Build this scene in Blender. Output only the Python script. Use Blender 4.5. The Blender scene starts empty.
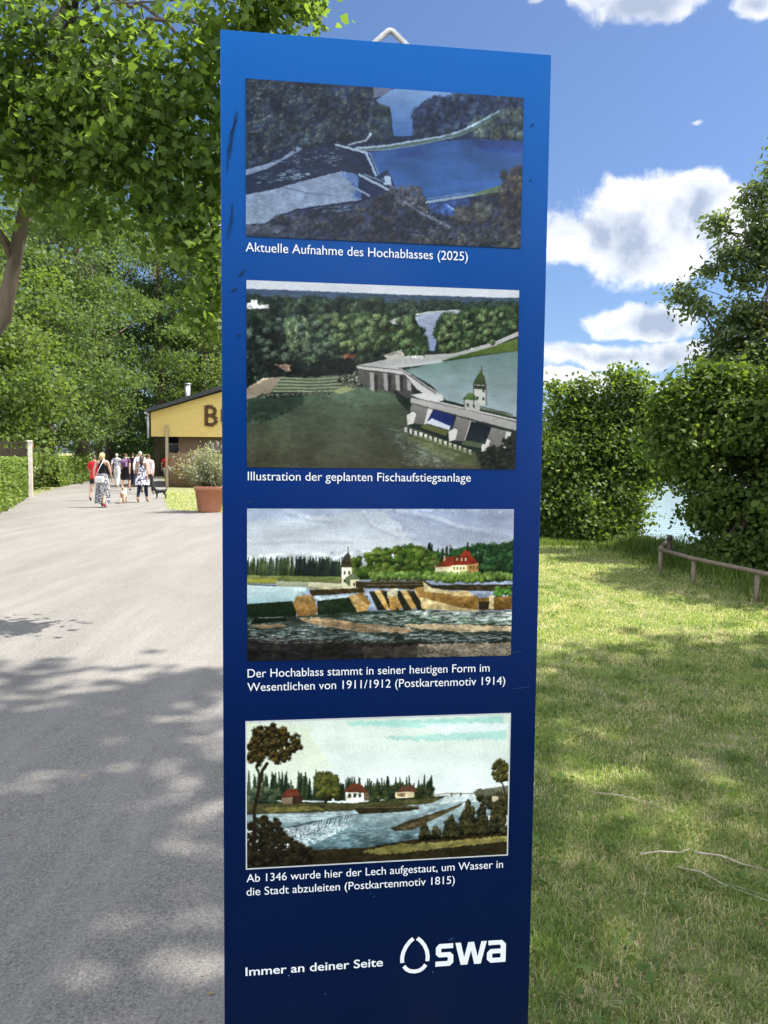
import bpy, math, random
import numpy as np
from mathutils import Vector, Matrix
from math import sin, cos, pi, radians as rad

SC = bpy.context.scene
COL = SC.collection
rng = np.random.default_rng(7)
random.seed(7)

# ------------------------------------------------------------------ camera
CH = 1.5                                     # eye height
PITCH, ROLL, FPX = 0.068302, 0.009995, 769.0
fw = np.array([0, cos(PITCH), -sin(PITCH)]); rt = np.array([1., 0, 0]); up = np.cross(rt, fw)
RV = cos(ROLL)*rt + sin(ROLL)*up; UV = cos(ROLL)*up - sin(ROLL)*rt
cd = bpy.data.cameras.new('camera'); cam = bpy.data.objects.new('camera', cd); COL.objects.link(cam)
cd.sensor_width = 36; cd.lens = FPX/1024*36; cd.clip_start = .05; cd.clip_end = 3000
cam.matrix_world = Matrix(((RV[0], UV[0], -fw[0], 0), (RV[1], UV[1], -fw[1], 0), (RV[2], UV[2], -fw[2], CH), (0, 0, 0, 1)))
SC.camera = cam
def ray(px, py):
    d = fw + RV*(px-384)/FPX + UV*(512-py)/FPX
    return d/np.linalg.norm(d)
def at(px, py, y=None, z=0.0):
    """survey helper: ground point under a sighting, or the point of that sighting at distance y"""
    d = ray(px, py)
    t = (z-CH)/d[2] if y is None else y/d[1]
    return np.array([0, 0, CH]) + d*t

# ------------------------------------------------------------------ light
SUN_EL, SUN_AZ = rad(59), rad(80)            # azimuth clockwise from +Y: the sun stands to the right
SDIR = np.array([cos(SUN_EL)*sin(SUN_AZ), cos(SUN_EL)*cos(SUN_AZ), sin(SUN_EL)])
sl = bpy.data.lights.new('sun', 'SUN'); sl.energy = 3.6; sl.angle = rad(.53); sl.color = (1, .955, .88)
so = bpy.data.objects.new('sun', sl); COL.objects.link(so)
so.rotation_euler = Vector(SDIR).to_track_quat('Z', 'Y').to_euler(); so.location = (20, 0, 40)
SC.view_settings.view_transform = 'Standard'; SC.view_settings.look = 'None'
SC.view_settings.gamma = 1; SC.view_settings.use_curve_mapping = False
SC.view_settings.exposure = 1.75
SC.render.engine = 'CYCLES'
SC.cycles.use_denoising = True
SC.cycles.max_bounces = 6; SC.cycles.diffuse_bounces = 3; SC.cycles.glossy_bounces = 2
SC.cycles.transmission_bounces = 4; SC.cycles.transparent_max_bounces = 6
SC.cycles.sample_clamp_indirect = 6

# ------------------------------------------------------------------ node helper
class G:
    def __init__(s, tree): s.t = tree; s.n = tree.nodes; s.l = tree.links
    def new(s, typ, **kw):
        n = s.n.new(typ)
        for k, v in kw.items(): setattr(n, k, v)
        return n
    def put(s, sock, v):
        if isinstance(v, bpy.types.NodeSocket): s.l.new(v, sock)
        elif v is not None:
            if hasattr(sock, 'default_value') and hasattr(sock.default_value, '__len__') and not hasattr(v, '__len__'): v = (v,)*len(sock.default_value)
            if hasattr(sock, 'default_value') and hasattr(sock.default_value, '__len__') and len(sock.default_value) == 4 and len(v) == 3: v = (*v, 1)
            sock.default_value = v
    def m(s, op, a, b=None, c=None, clamp=False):
        n = s.new('ShaderNodeMath', operation=op, use_clamp=clamp)
        for i, v in enumerate((a, b, c)): s.put(n.inputs[i], v)
        return n.outputs[0]
    def v(s, op, a, b=None, out=0):
        n = s.new('ShaderNodeVectorMath', operation=op)
        s.put(n.inputs[0], a); s.put(n.inputs[1], b)
        return n.outputs[out]
    def vs(s, a, k):
        n = s.new('ShaderNodeVectorMath', operation='SCALE'); s.put(n.inputs[0], a); s.put(n.inputs['Scale'], k)
        return n.outputs[0]
    def dot(s, a, b): return s.v('DOT_PRODUCT', a, tuple(b), 1)
    def noise(s, vec, scale, detail=3, rough=.5, out=0, dist=0):
        n = s.new('ShaderNodeTexNoise'); s.put(n.inputs['Vector'], vec); n.inputs['Scale'].default_value = scale
        n.inputs['Detail'].default_value = detail; n.inputs['Roughness'].default_value = rough; n.inputs['Distortion'].default_value = dist
        return n.outputs[out]
    def ramp(s, f, *stops, interp='LINEAR'):
        n = s.new('ShaderNodeValToRGB'); s.put(n.inputs[0], f); e = n.color_ramp.elements; n.color_ramp.interpolation = interp
        while len(e) < len(stops): e.new(.5)
        for x, (p, c) in zip(e, stops):
            x.position = p; x.color = (*c, 1) if hasattr(c, '__len__') else (c, c, c, 1)
        return n.outputs[0]
    def mix(s, f, a, b, blend='MIX'):
        n = s.new('ShaderNodeMix', data_type='RGBA', blend_type=blend)
        s.put(n.inputs[0], f); s.put(n.inputs[6], a); s.put(n.inputs[7], b)
        return n.outputs[2]
    def ss(s, x, lo, hi):
        n = s.new('ShaderNodeMapRange', interpolation_type='SMOOTHSTEP'); s.put(n.inputs[0], x)
        n.inputs[1].default_value = lo; n.inputs[2].default_value = hi
        return n.outputs[0]

# ------------------------------------------------------------------ sky with cumulus clouds
W = bpy.data.worlds.new('World'); SC.world = W; W.use_nodes = True
g = G(W.node_tree); W.node_tree.nodes.clear()
sky = g.new('ShaderNodeTexSky', sky_type='NISHITA'); sky.sun_disc = False
sky.sun_elevation = SUN_EL; sky.sun_rotation = SUN_AZ; sky.air_density = 1.0; sky.dust_density = 1.2; sky.ozone_density = 5.0
tc = g.new('ShaderNodeTexCoord').outputs['Generated']
d = g.v('NORMALIZE', tc)
wn = g.v('SUBTRACT', g.noise(d, 5.5, 4, .55, out=1), (.5, .5, .5))
dw = g.v('ADD', d, g.vs(wn, .085))
dn = g.v('ADD', dw, (3.17, 1.71, 5.4)); n1 = g.noise(dn, 9, 10, .6); n2 = g.noise(g.v('ADD', dn, tuple(SDIR*.045)), 9, 7, .52)
# sightings of the clouds: px, py, half width, half height (in photo pixels), strength
clouds = [(642, 222, 108, 60, 1.0), (588, 232, 66, 46, .85), (698, 208, 48, 48, .85), (690, 186, 34, 24, .7), (560, 240, 50, 40, .8), (600, 352, 84, 17, .72), (662, 350, 60, 22, .78), (580, 380, 76, 15, .7), (652, 378, 66, 15, .66),
          (640, 318, 62, 21, .88), (655, 6, 62, 30, .9), (600, -6, 40, 22, .6), (762, 6, 24, 18, .75), (700, 120, 9, 6, .45), (530, 8, 16, 9, .45),
          (215, 210, 50, 60, .9), (720, 400, 80, 30, .6), (1000, 260, 120, 60, 1), (-200, 120, 160, 70, 1), (900, -300, 200, 90, 1)]
D = None
for (px, py, hw, hh, k) in clouds:
    c = ray(px, py); r = np.cross(c, [0, 0, 1]); r /= np.linalg.norm(r); u = np.cross(r, c)
    a = g.m('DIVIDE', g.dot(dw, r), hw/FPX); b = g.m('DIVIDE', g.dot(dw, u), hh/FPX)
    e = g.m('SQRT', g.m('ADD', g.m('MULTIPLY', a, a), g.m('MULTIPLY', b, b)))
    back = g.m('MULTIPLY', g.m('LESS_THAN', g.dot(d, c), 0), 50)
    q = g.m('MULTIPLY', g.m('SUBTRACT', 1, g.m('ADD', e, back)), k)
    D = q if D is None else g.m('MAXIMUM', D, q)
# unseen cumulus added behind and overhead, as fill light for the shade
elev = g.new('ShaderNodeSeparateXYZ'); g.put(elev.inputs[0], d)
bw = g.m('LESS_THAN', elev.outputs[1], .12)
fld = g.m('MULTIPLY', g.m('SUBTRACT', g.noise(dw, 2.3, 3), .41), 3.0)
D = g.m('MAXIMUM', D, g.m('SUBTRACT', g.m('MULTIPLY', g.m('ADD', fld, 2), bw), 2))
dens = g.m('ADD', D, g.m('MULTIPLY', g.m('SUBTRACT', n1, .5), 1.55))
al = g.ss(dens, .15, .38)
lit = g.m('ADD', .42, g.m('MULTIPLY', g.m('SUBTRACT', n1, n2), 4.2), clamp=True)
core = g.ss(g.m('ADD', D, g.m('MULTIPLY', g.m('SUBTRACT', n2, .5), 1.2)), .10, .95)
shade = g.m('MULTIPLY', core, g.m('SUBTRACT', 1.25, lit), clamp=True)
bright = g.m('ADD', 1, g.m('MULTIPLY', bw, 2.4))  # added clouds made brighter than the visible ones to lift the shade
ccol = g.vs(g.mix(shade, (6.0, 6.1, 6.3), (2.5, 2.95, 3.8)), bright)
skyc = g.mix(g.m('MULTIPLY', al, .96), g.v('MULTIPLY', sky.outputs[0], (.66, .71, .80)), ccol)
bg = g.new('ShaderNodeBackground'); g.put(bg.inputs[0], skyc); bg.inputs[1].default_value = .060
wo = g.new('ShaderNodeOutputWorld'); g.l.new(bg.outputs[0], wo.inputs[0])

# ------------------------------------------------------------------ mesh helpers
def link(name, me, mat=None, parent=None):
    o = bpy.data.objects.new(name, me); COL.objects.link(o)
    if mat is not None and me is not None:
        me.materials.clear(); me.materials.append(mat)
    if parent is not None: o.parent = parent
    return o
def tag(o, label=None, cat=None, group=None, kind=None):
    for k, v in (('label', label), ('category', cat), ('group', group), ('kind', kind)):
        if v: o[k] = v
    return o
def thing(name, loc, label, cat, group=None, rz=0):
    o = bpy.data.objects.new(name, None); COL.objects.link(o); o.location = [float(x) for x in loc]; o.rotation_euler = (0, 0, rz)
    o.empty_display_size = .2
    return tag(o, label, cat, group)
def np_mesh(name, V, F, smooth=False):
    """V (n,3), F (m,k) with one k"""
    me = bpy.data.meshes.new(name); V = np.asarray(V, np.float32); F = np.asarray(F, np.int32); m, k = F.shape
    me.vertices.add(len(V)); me.vertices.foreach_set('co', V.ravel())
    me.loops.add(m*k); me.loops.foreach_set('vertex_index', F.ravel())
    me.polygons.add(m); me.polygons.foreach_set('loop_start', np.arange(0, m*k, k, dtype=np.int32))
    me.polygons.foreach_set('loop_total', np.full(m, k, np.int32))
    if smooth: me.polygons.foreach_set('use_smooth', np.ones(m, bool))
    me.update(calc_edges=True); me.validate()
    return me
class MB:
    def __init__(s): s.v = []; s.f = []; s.sm = []
    def add(s, vs, fs, smooth=False):
        b = len(s.v); s.v += [tuple(map(float, x)) for x in vs]; s.f += [[b+i for i in f] for f in fs]; s.sm += [smooth]*len(fs)
        return s
    def box(s, c, size, rz=0, rx=0, ry=0, bev=0.0):
        x, y, z = [k/2 for k in size]
        M = Matrix.Rotation(rz, 3, 'Z') @ Matrix.Rotation(ry, 3, 'Y') @ Matrix.Rotation(rx, 3, 'X')
        b = min(bev, x*.9, y*.9, z*.9)
        if b <= 0:
            P = [(-x,-y,-z),(x,-y,-z),(x,y,-z),(-x,y,-z),(-x,-y,z),(x,-y,z),(x,y,z),(-x,y,z)]
            Fc = [(0,3,2,1),(4,5,6,7),(0,1,5,4),(1,2,6,5),(2,3,7,6),(3,0,4,7)]
        else:
            P = []
            for zz, ins in ((-z, b), (-z+b, 0), (z-b, 0), (z, b)):
                X, Y = x-ins, y-ins
                P += [(-X+b,-Y,zz),(X-b,-Y,zz),(X,-Y+b,zz),(X,Y-b,zz),(X-b,Y,zz),(-X+b,Y,zz),(-X,Y-b,zz),(-X,-Y+b,zz)]
            Fc = [tuple(range(7,-1,-1)), tuple(range(24,32))]
            for k in range(3):
                for i in range(8): j = (i+1) % 8; Fc.append((k*8+i, k*8+j, k*8+8+j, k*8+8+i))
        return s.add([Vector(c)+M @ Vector(p) for p in P], Fc)
    def tube(s, pts, radii, n=8, cap=True, smooth=True):
        pts = [Vector([float(q) for q in p]) for p in pts]
        if not hasattr(radii, '__len__'): radii = [radii]*len(pts)
        rings = []; ref = None
        for i, p in enumerate(pts):
            t = (pts[min(i+1, len(pts)-1)]-pts[max(i-1, 0)]).normalized()
            if ref is None: ref = t.orthogonal().normalized()
            ref = (ref - t*ref.dot(t)); ref = ref.normalized() if ref.length > 1e-6 else t.orthogonal().normalized()
            bi = t.cross(ref)
            rings.append([p+(ref*cos(2*pi*k/n)+bi*sin(2*pi*k/n))*radii[i] for k in range(n)])
        vs = [q for r in rings for q in r]; fs = []
        for i in range(len(pts)-1):
            for k in range(n): j = (k+1) % n; fs.append((i*n+k, i*n+j, (i+1)*n+j, (i+1)*n+k))
        if cap: fs += [tuple(range(n-1,-1,-1)), tuple(range((len(pts)-1)*n, len(pts)*n))]
        return s.add(vs, fs, smooth)
    def lathe(s, prof, c=(0,0,0), n=24, smooth=True, sx=1, sy=1):
        vs = [(c[0]+r*cos(2*pi*k/n)*sx, c[1]+r*sin(2*pi*k/n)*sy, c[2]+z) for r, z in prof for k in range(n)]
        fs = [(i*n+k, i*n+(k+1) % n, (i+1)*n+(k+1) % n, (i+1)*n+k) for i in range(len(prof)-1) for k in range(n)]
        return s.add(vs, fs, smooth)
    def prism(s, poly, h0, h1, axis='z'):
        """closed outline (2D) extruded from h0 to h1; axis z: (x,y)->z ; axis y: (x,z)->y"""
        n = len(poly); mk = (lambda p, h: (p[0], p[1], h)) if axis == 'z' else (lambda p, h: (p[0], h, p[1]))
        return s.add([mk(p, h0) for p in poly]+[mk(p, h1) for p in poly],
                     [tuple(range(n-1,-1,-1)), tuple(range(n, 2*n))]+[(i, (i+1) % n, n+(i+1) % n, n+i) for i in range(n)])
    def mesh(s, name):
        me = bpy.data.meshes.new(name); me.from_pydata(s.v, [], s.f)
        me.polygons.foreach_set('use_smooth', np.array(s.sm, bool)); me.update()
        return me
    def build(s, name, mat, parent=None): return link(name, s.mesh(name), mat, parent)

# ------------------------------------------------------------------ materials
MATS = {}
def base(name):
    m = bpy.data.materials.new(name); m.use_nodes = True
    return m, G(m.node_tree), m.node_tree.nodes['Principled BSDF']
def mat(name, c1, c2=None, scale=8, rough=.7, spec=.4, metal=0, bump=0, bscale=40, detail=5, stretch=(1,1,1)):
    if name in MATS: return MATS[name]
    m, g, p = base(name)
    oc = g.new('ShaderNodeTexCoord').outputs['Object']
    vec = g.v('MULTIPLY', oc, stretch)
    c2 = c2 or tuple(x*.8 for x in c1)
    f = g.ss(g.noise(vec, scale, detail, .6), .3, .7)
    g.put(p.inputs['Base Color'], g.mix(f, c1, c2))
    p.inputs['Roughness'].default_value = rough; p.inputs['Metallic'].default_value = metal; p.inputs['Specular IOR Level'].default_value = spec
    if bump:
        b = g.new('ShaderNodeBump'); b.inputs['Strength'].default_value = bump; b.inputs['Distance'].default_value = .02
        g.put(b.inputs['Height'], g.noise(vec, bscale, 6)); g.l.new(b.outputs[0], p.inputs['Normal'])
    MATS[name] = m; return m
def leafmat(name, dark, lite, trans=.4, scale=.5, tcol=None, gloss=.1):
    """green leaves: hue differs leaf by leaf and branch by branch; light comes through them"""
    if name in MATS: return MATS[name]
    m, g, p = base(name)
    geo = g.new('ShaderNodeNewGeometry'); oc = g.new('ShaderNodeTexCoord').outputs['Object']
    f = g.m('ADD', g.m('MULTIPLY', geo.outputs['Random Per Island'], .6), g.m('MULTIPLY', g.ss(g.noise(oc, scale, 3), .3, .7), .4))
    c = g.mix(f, dark, lite)
    g.put(p.inputs['Base Color'], c); p.inputs['Roughness'].default_value = .5; p.inputs['Specular IOR Level'].default_value = gloss
    tr = g.new('ShaderNodeBsdfTranslucent'); tcol = tcol or (1.5, 1.55, .55)
    g.put(tr.inputs[0], g.mix(1, c, (tcol[0], tcol[1], tcol[2]), 'MULTIPLY'))
    mx = g.new('ShaderNodeMixShader'); mx.inputs[0].default_value = trans
    g.l.new(p.outputs[0], mx.inputs[1]); g.l.new(tr.outputs[0], mx.inputs[2])
    g.l.new(mx.outputs[0], m.node_tree.nodes['Material Output'].inputs[0])
    MATS[name] = m; return m
bark = mat('bark', (.16,.125,.09), (.07,.055,.04), 6, .95, .2, bump=.6, bscale=14, stretch=(1,1,.25))
bark_pale = mat('pale_bark', (.24,.2,.155), (.12,.1,.075), 7, .95, .2, bump=.6, bscale=16, stretch=(1,1,.3))
L_maple = leafmat('maple_leaf', (0.060,0.107,0.029), (0.150,0.209,0.058), .58, .7)
L_tree = leafmat('tree_leaf', (0.045,0.082,0.029), (0.152,0.204,0.072), 0.44, .35)
L_lime = leafmat('lime_leaf', (0.055,0.097,0.026), (0.165,0.210,0.067), 0.46, .35)
L_dark = leafmat('dark_leaf', (0.022,0.047,0.020), (0.073,0.111,0.042), 0.38, .3)  # shade of the back trees put into a darker leaf colour
L_bush = leafmat('bush_leaf', (0.045,0.085,0.023), (0.150,0.204,0.049), .46, .8)
L_ash = leafmat('ash_leaf', (0.075,0.112,0.051), (0.165,0.204,0.096), 0.44, .9)
L_hedge = leafmat('hedge_leaf', (0.080,0.136,0.032), (0.210,0.262,0.072), .34, 1.2)
L_olive = leafmat('olive_leaf', (0.170,0.184,0.123), (0.360,0.359,0.275), .4, 2)

# ------------------------------------------------------------------ leaves
def T_maple():
    o = [(0,0),(.30,.0),(.30,.2),(.54,.42),(.34,.52),(.24,.72),(0,1.02)]
    left = [(-x, y) for x, y in reversed(o[1:-1])]
    return np.array([(x, y-.1, .14*abs(x)-.12*y*y) for x, y in o+left]), np.array([list(range(12))])
def T_ellip(w=.32): return np.array([(0,0,0),(w*.8,.25,.05),(w*.9,.6,.03),(0,1,-.12),(-w*.9,.6,.03),(-w*.8,.25,.05)]), np.array([[0,1,2,3,4,5]])
def T_quad(w=.42): return np.array([(0,0,0),(w,.5,.06),(0,1,-.1),(-w,.5,.06)]), np.array([[0,1,2,3]])
def T_spray(w=.2):
    """a twig of three leaves"""
    P = []; Fc = []
    for k, (a, o) in enumerate(((0, .25), (.95, .05), (-.95, .05))):
        b, _ = T_quad(w); b = b*np.array([1,.75,1]); R = np.array([[cos(a), sin(a)],[-sin(a), cos(a)]])
        b[:, :2] = b[:, :2] @ R; b[:, 1] += o; Fc.append([k*4+i for i in range(4)]); P.append(b)
    return np.vstack(P), np.array(Fc)
def leaves(C, size, tmpl, upb=.7, out=None, droop=.3, r=rng, var=.45):
    """leaf mesh arrays for leaf centres C"""
    n = len(C); T, Fc = tmpl
    nr = r.normal(size=(n, 3)); nr /= np.linalg.norm(nr, axis=1, keepdims=True)
    nr[:, 2] = nr[:, 2] + upb
    if out is not None: nr += out*.6
    nr /= np.linalg.norm(nr, axis=1, keepdims=True)
    t = r.normal(size=(n, 3)); t[:, 2] -= droop
    t -= nr*(t*nr).sum(1, keepdims=True); t /= np.linalg.norm(t, axis=1, keepdims=True)
    b = np.cross(t, nr); s = (size*(1+var*r.uniform(-1, 1, n)))[:, None, None]
    V = C[:, None, :] + s*(T[None, :, 0, None]*b[:, None, :]+T[None, :, 1, None]*t[:, None, :]+T[None, :, 2, None]*nr[:, None, :])
    k = len(T); F = (np.arange(n)[:, None, None]*k + Fc[None]).reshape(-1, Fc.shape[1])
    return V.reshape(-1, 3), F
def blob_clumps(blobs, nclump, r=rng, shell=.55):
    """clump centres in a set of ellipsoids (centre, radii), denser toward the surface"""
    w = np.array([np.prod(b[1])**(2/3) for b in blobs]); w = w/w.sum()+.18/len(blobs); w /= w.sum()
    pick = r.choice(len(blobs), nclump, p=w); c = np.array([blobs[i][0] for i in pick], float); R = np.array([blobs[i][1] for i in pick], float)
    q = r.normal(size=(nclump, 3)); q /= np.linalg.norm(q, axis=1, keepdims=True)
    rad_ = (shell + (1-shell)*r.uniform(0, 1, (nclump, 1)))**.9*r.uniform(.82, 1.1, (nclump, 1))
    return c+q*R*rad_, q
def crown_mesh(blobs, nclump, per, crad, size, tmpl, upb=.7, droop=.3, seed=1, shell=.55, flat=.6, zmin=None):
    r = np.random.default_rng(seed)
    cc, q = blob_clumps(blobs, nclump, r, shell)
    off = r.normal(size=(nclump, per, 3))*np.array([crad, crad, crad*flat])*r.uniform(.6, 1.25, (nclump, 1, 1))
    C = (cc[:, None, :]+off); C[:, :, 2] -= .25*np.linalg.norm(off[:, :, :2], axis=2)
    C = C.reshape(-1, 3); Q = np.repeat(q, per, 0)
    if zmin is not None:
        k = C[:, 2] > zmin; C = C[k]; Q = Q[k]
    V, F = leaves(C, size, tmpl, upb, Q, droop, r)
    return np_mesh('crown', V, F), cc
def limb(mb, a, b, r0, r1, sag=.12, n=5, seed=0, sides=6):
    r = np.random.default_rng(seed); a = np.array(a, float); b = np.array(b, float); L = np.linalg.norm(b-a)
    pts = []
    for i in range(n+1):
        t = i/n; p = a+(b-a)*t; p[2] += sag*L*sin(pi*t)*(.6)
        if 0 < i < n: p += r.normal(size=3)*.03*L
        pts.append(p)
    mb.tube(pts, [r0+(r1-r0)*i/n for i in range(n+1)], sides)
    return pts
def tree(name, base_pt, trunk_pts, r0, blobs, label, group, leaf=L_tree, nclump=150, per=60, crad=.5, size=.2, tmpl=None, seed=1, nlimb=14,
         cat='tree', bk=None, upb=.6, flat=.6, shell=.5, droop=.3):
    """trunk_pts and blobs relative to base_pt"""
    t = thing(name, base_pt, label, cat, group)
    me, cc = crown_mesh(blobs, nclump, per, crad, size, tmpl or T_quad(), upb, droop, seed, shell, flat)
    mb = MB(); n = len(trunk_pts)
    mb.tube(trunk_pts, [r0*(1.25 if i == 0 else 1)*(1-.8*i/(n-1)) for i in range(n)], 10)
    r = np.random.default_rng(seed+99); T = np.array(trunk_pts, float)
    for k in range(nlimb):
        c = cc[r.integers(len(cc))]; f = r.uniform(.35 if k < 18 else .62, .98)*(n-1); i = int(min(f, n-2)); a = T[i]+(T[i+1]-T[i])*(f-i)
        limb(mb, a, c, r0*(.34 if k < 18 else .14)*(1-.6*f/(n-1)), .015 if k < 18 else .006, seed=seed+k)
    mb.build('trunk', bk or bark, t); link('crown', me, leaf, t)
    return t

# ================================================================== SETTING
SHY = np.array([-200, -30, -10, 5, 11, 14, 16.5, 20, 30, 60, 150, 400]); SHX = np.array([7, 6, 5, 4.9, 4.75, 5.6, 5.2, 3.4, 2.5, -1, -4, -4.])
RLY = np.array([-30, -6, 6, 13, 20.2, 27, 37, 46, 70, 95]); RLX = np.array([-4.6, -4.4, -4.3, -7.3, -10.3, -12.7, -15.6, -17.9, -25, -36.])
RRY = np.array([-30, -6, 2.2, 12, 18, 20.6, 22.0, 25, 30, 37.6, 46, 70, 95]); RRX = np.array([.25, .1, .02, .0, -2.2, -4.0, -6.15, -7.1, -8.6, -10.6, -13.2, -20.5, -31.])
def sst(x, a, b):
    t = np.clip((x-a)/(b-a), 0, 1); return t*t*(3-2*t)
def wob(x, y, k=1.):
    return .5*np.sin(1.7*k*x+.6*k*y)+.3*np.sin(3.1*k*y-1.3*k*x+1)+.2*np.sin(5.3*k*x+4.1*k*y+2)
def hz(x, y):
    x = np.asarray(x, float); y = np.asarray(y, float)
    sd = x-np.interp(y, SHY, SHX)
    z = -1.4*sst(sd, -.25, 2.6)
    z = z + 2.2*sst(y, 150, 175) + 2.2*sst(x, 130, 160)
    lawn = sst(x-np.interp(y, RRY, RRX), .15, 1.2)*(y < 60)
    return z + lawn*(-.018+.018*wob(x, y, 1.1))
gx = np.unique(np.concatenate([np.linspace(-600, -40, 15), np.linspace(-40, -12, 29), np.linspace(-12, 9, 100), np.linspace(9, 40, 32), np.linspace(40, 600, 24)]))
gy = np.unique(np.concatenate([np.linspace(-300, -20, 12), np.linspace(-20, 24, 150), np.linspace(24, 70, 47), np.linspace(70, 200, 40), np.linspace(200, 900, 12)]))
X, Y = np.meshgrid(gx, gy); Z = hz(X, Y); nx, ny = len(gx), len(gy)
idx = np.arange(nx*ny).reshape(ny, nx)
Fg = np.stack([idx[:-1, :-1], idx[:-1, 1:], idx[1:, 1:], idx[1:, :-1]], -1).reshape(-1, 4)
m, g, p = base('lawn_soil')
oc = g.new('ShaderNodeTexCoord').outputs['Object']
f1 = g.ss(g.noise(oc, 1.1, 5, .6), .38, .64); f2 = g.ss(g.noise(oc, 30, 5, .7), .35, .65); f3 = g.ss(g.noise(oc, 4.5, 4, .6), .45, .62)
c = g.mix(f1, (.14, .165, .06), (.20, .215, .085)); c = g.mix(g.m('MULTIPLY', f3, .6), c, (.40, .34, .21)); c = g.mix(g.m('MULTIPLY', f2, .45), c, (.10, .11, .045))
g.put(p.inputs['Base Color'], c); p.inputs['Roughness'].default_value = .95; p.inputs['Specular IOR Level'].default_value = .1
b = g.new('ShaderNodeBump'); b.inputs['Strength'].default_value = .8; b.inputs['Distance'].default_value = .03; g.put(b.inputs['Height'], g.noise(oc, 45, 5, .7)); g.l.new(b.outputs[0], p.inputs['Normal'])
MATS['lawn_soil'] = m
tag(link('ground', np_mesh('ground', np.stack([X, Y, Z], -1).reshape(-1, 3), Fg, True), m), kind='structure')

# road: pale worn asphalt, a sheet 4 mm above the ground
ys = np.arange(-30, 95, .25); el = np.interp(ys, RLY, RLX)+.10*wob(ys*2, ys*.7); er = np.interp(ys, RRY, RRX)+.05*wob(ys*3.1, ys)
V = np.concatenate([np.stack([el+(er-el)*t, ys, np.full_like(ys, .004)], -1) for t in np.linspace(0, 1, 9)]); n = len(ys)
Fr = np.concatenate([np.stack([np.arange(n-1)+k*n, np.arange(n-1)+(k+1)*n, np.arange(1, n)+(k+1)*n, np.arange(1, n)+k*n], -1) for k in range(8)])
m, g, p = base('worn_asphalt'); oc = g.new('ShaderNodeTexCoord').outputs['Object']
grain = g.noise(oc, 115, 4, .8); mid = g.noise(oc, 28, 4, .6); big = g.noise(g.v('MULTIPLY', oc, (1, .35, 1)), .9, 5, .6)
c = g.mix(g.ss(big, .3, .7), (.180, .167, .150), (.138, .129, .117))
c = g.mix(g.m('MULTIPLY', g.ss(mid, .45, .7), .35), c, (.135, .126, .115))
c = g.mix(g.m('MULTIPLY', g.ss(grain, .50, .62), .55), c, (.32, .30, .272)); c = g.mix(g.m('MULTIPLY', g.ss(grain, .47, .36), .8), c, (.055, .053, .052))
vor = g.new('ShaderNodeTexVoronoi'); vor.inputs['Scale'].default_value = 2.3; g.put(vor.inputs['Vector'], oc)
streak = g.ss(g.noise(g.v('MULTIPLY', oc, (2.6, .22, 1)), 1.4, 6, .65), .42, .66); c = g.mix(g.m('MULTIPLY', streak, .30), c, (.25, .235, .212)); patch = g.ss(g.noise(oc, 3.1, 6, .7), .57, .70); c = g.mix(g.m('MULTIPLY', patch, .38), c, (.105, .10, .095))
spot = g.m('LESS_THAN', vor.outputs[0], .018); c = g.mix(g.m('MULTIPLY', spot, .7), c, (.08, .075, .06))
g.put(p.inputs['Base Color'], c); p.inputs['Roughness'].default_value = .9; p.inputs['Specular IOR Level'].default_value = .25
b = g.new('ShaderNodeBump'); b.inputs['Strength'].default_value = .55; b.inputs['Distance'].default_value = .006; g.put(b.inputs['Height'], grain); g.l.new(b.outputs[0], p.inputs['Normal'])
tag(link('road', np_mesh('road', V, Fr, True), m), kind='structure')

# river
m, g, p = base('river_water'); oc = g.new('ShaderNodeTexCoord').outputs['Object']
p.inputs['Base Color'].default_value = (.22, .30, .33, 1); p.inputs['Roughness'].default_value = .12; p.inputs['IOR'].default_value = 1.33
b = g.new('ShaderNodeBump'); b.inputs['Strength'].default_value = .5; b.inputs['Distance'].default_value = .06
g.put(b.inputs['Height'], g.noise(g.v('MULTIPLY', oc, (1, 1.8, 1)), 1.6, 5)); g.l.new(b.outputs[0], p.inputs['Normal'])
mb = MB(); mb.add([(-40, -300, -.5), (600, -300, -.5), (600, 260, -.5), (-40, 260, -.5)], [(0, 1, 2, 3)])
tag(mb.build('river', m), kind='structure')

# ------------------------------------------------------------------ pavilion
yel = mat('yellow_boards', (.60,.44,.145), (.53,.38,.12), 2.5, .75, .3, bump=.15, bscale=30, stretch=(1,1,6))
rooftar = mat('dark_roof', (.035,.036,.04), (.06,.06,.065), 5, .8, .3)
brown = mat('brown_boards', (.24,.165,.10), (.17,.115,.07), 5, .8, .25, bump=.3, bscale=14, stretch=(6,6,.6))
greyp = mat('grey_metal', (.42,.44,.42), (.34,.36,.35), 6, .45, .5, .3)
bamb = mat('reed_screen', (.30,.20,.105), (.17,.11,.06), 9, .85, .2, stretch=(8,8,.5))
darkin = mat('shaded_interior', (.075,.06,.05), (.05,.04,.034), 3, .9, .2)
lett = mat('letter_wood', (.10,.055,.025), (.06,.032,.016), 12, .8, .2)
galv = mat('galvanised', (.60,.61,.60), (.46,.47,.47), 14, .35, .5, .85)
glassm = mat('window_glass', (.03,.035,.04), (.045,.05,.055), 3, .06, .6)
PV = thing('pavilion', (-5.8, 39.0, 0), 'low yellow pavilion with dark pitched roof and brown letters on its gable', 'building')
mb = MB(); mb.prism([(-6, 2.54), (6, 2.54), (6, 3.74), (0, 5.54), (-6, 3.74)], 0, .12, 'y'); gb = mb.build('gable', yel, PV)
mb = MB()
mb.prism([(-6.15, 3.73), (0, 5.64), (6.15, 3.73), (6.15, 3.90), (0, 5.83), (-6.15, 3.90)], -.32, 10.2, 'y'); rf = mb.build('roof', rooftar, PV)
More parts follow.
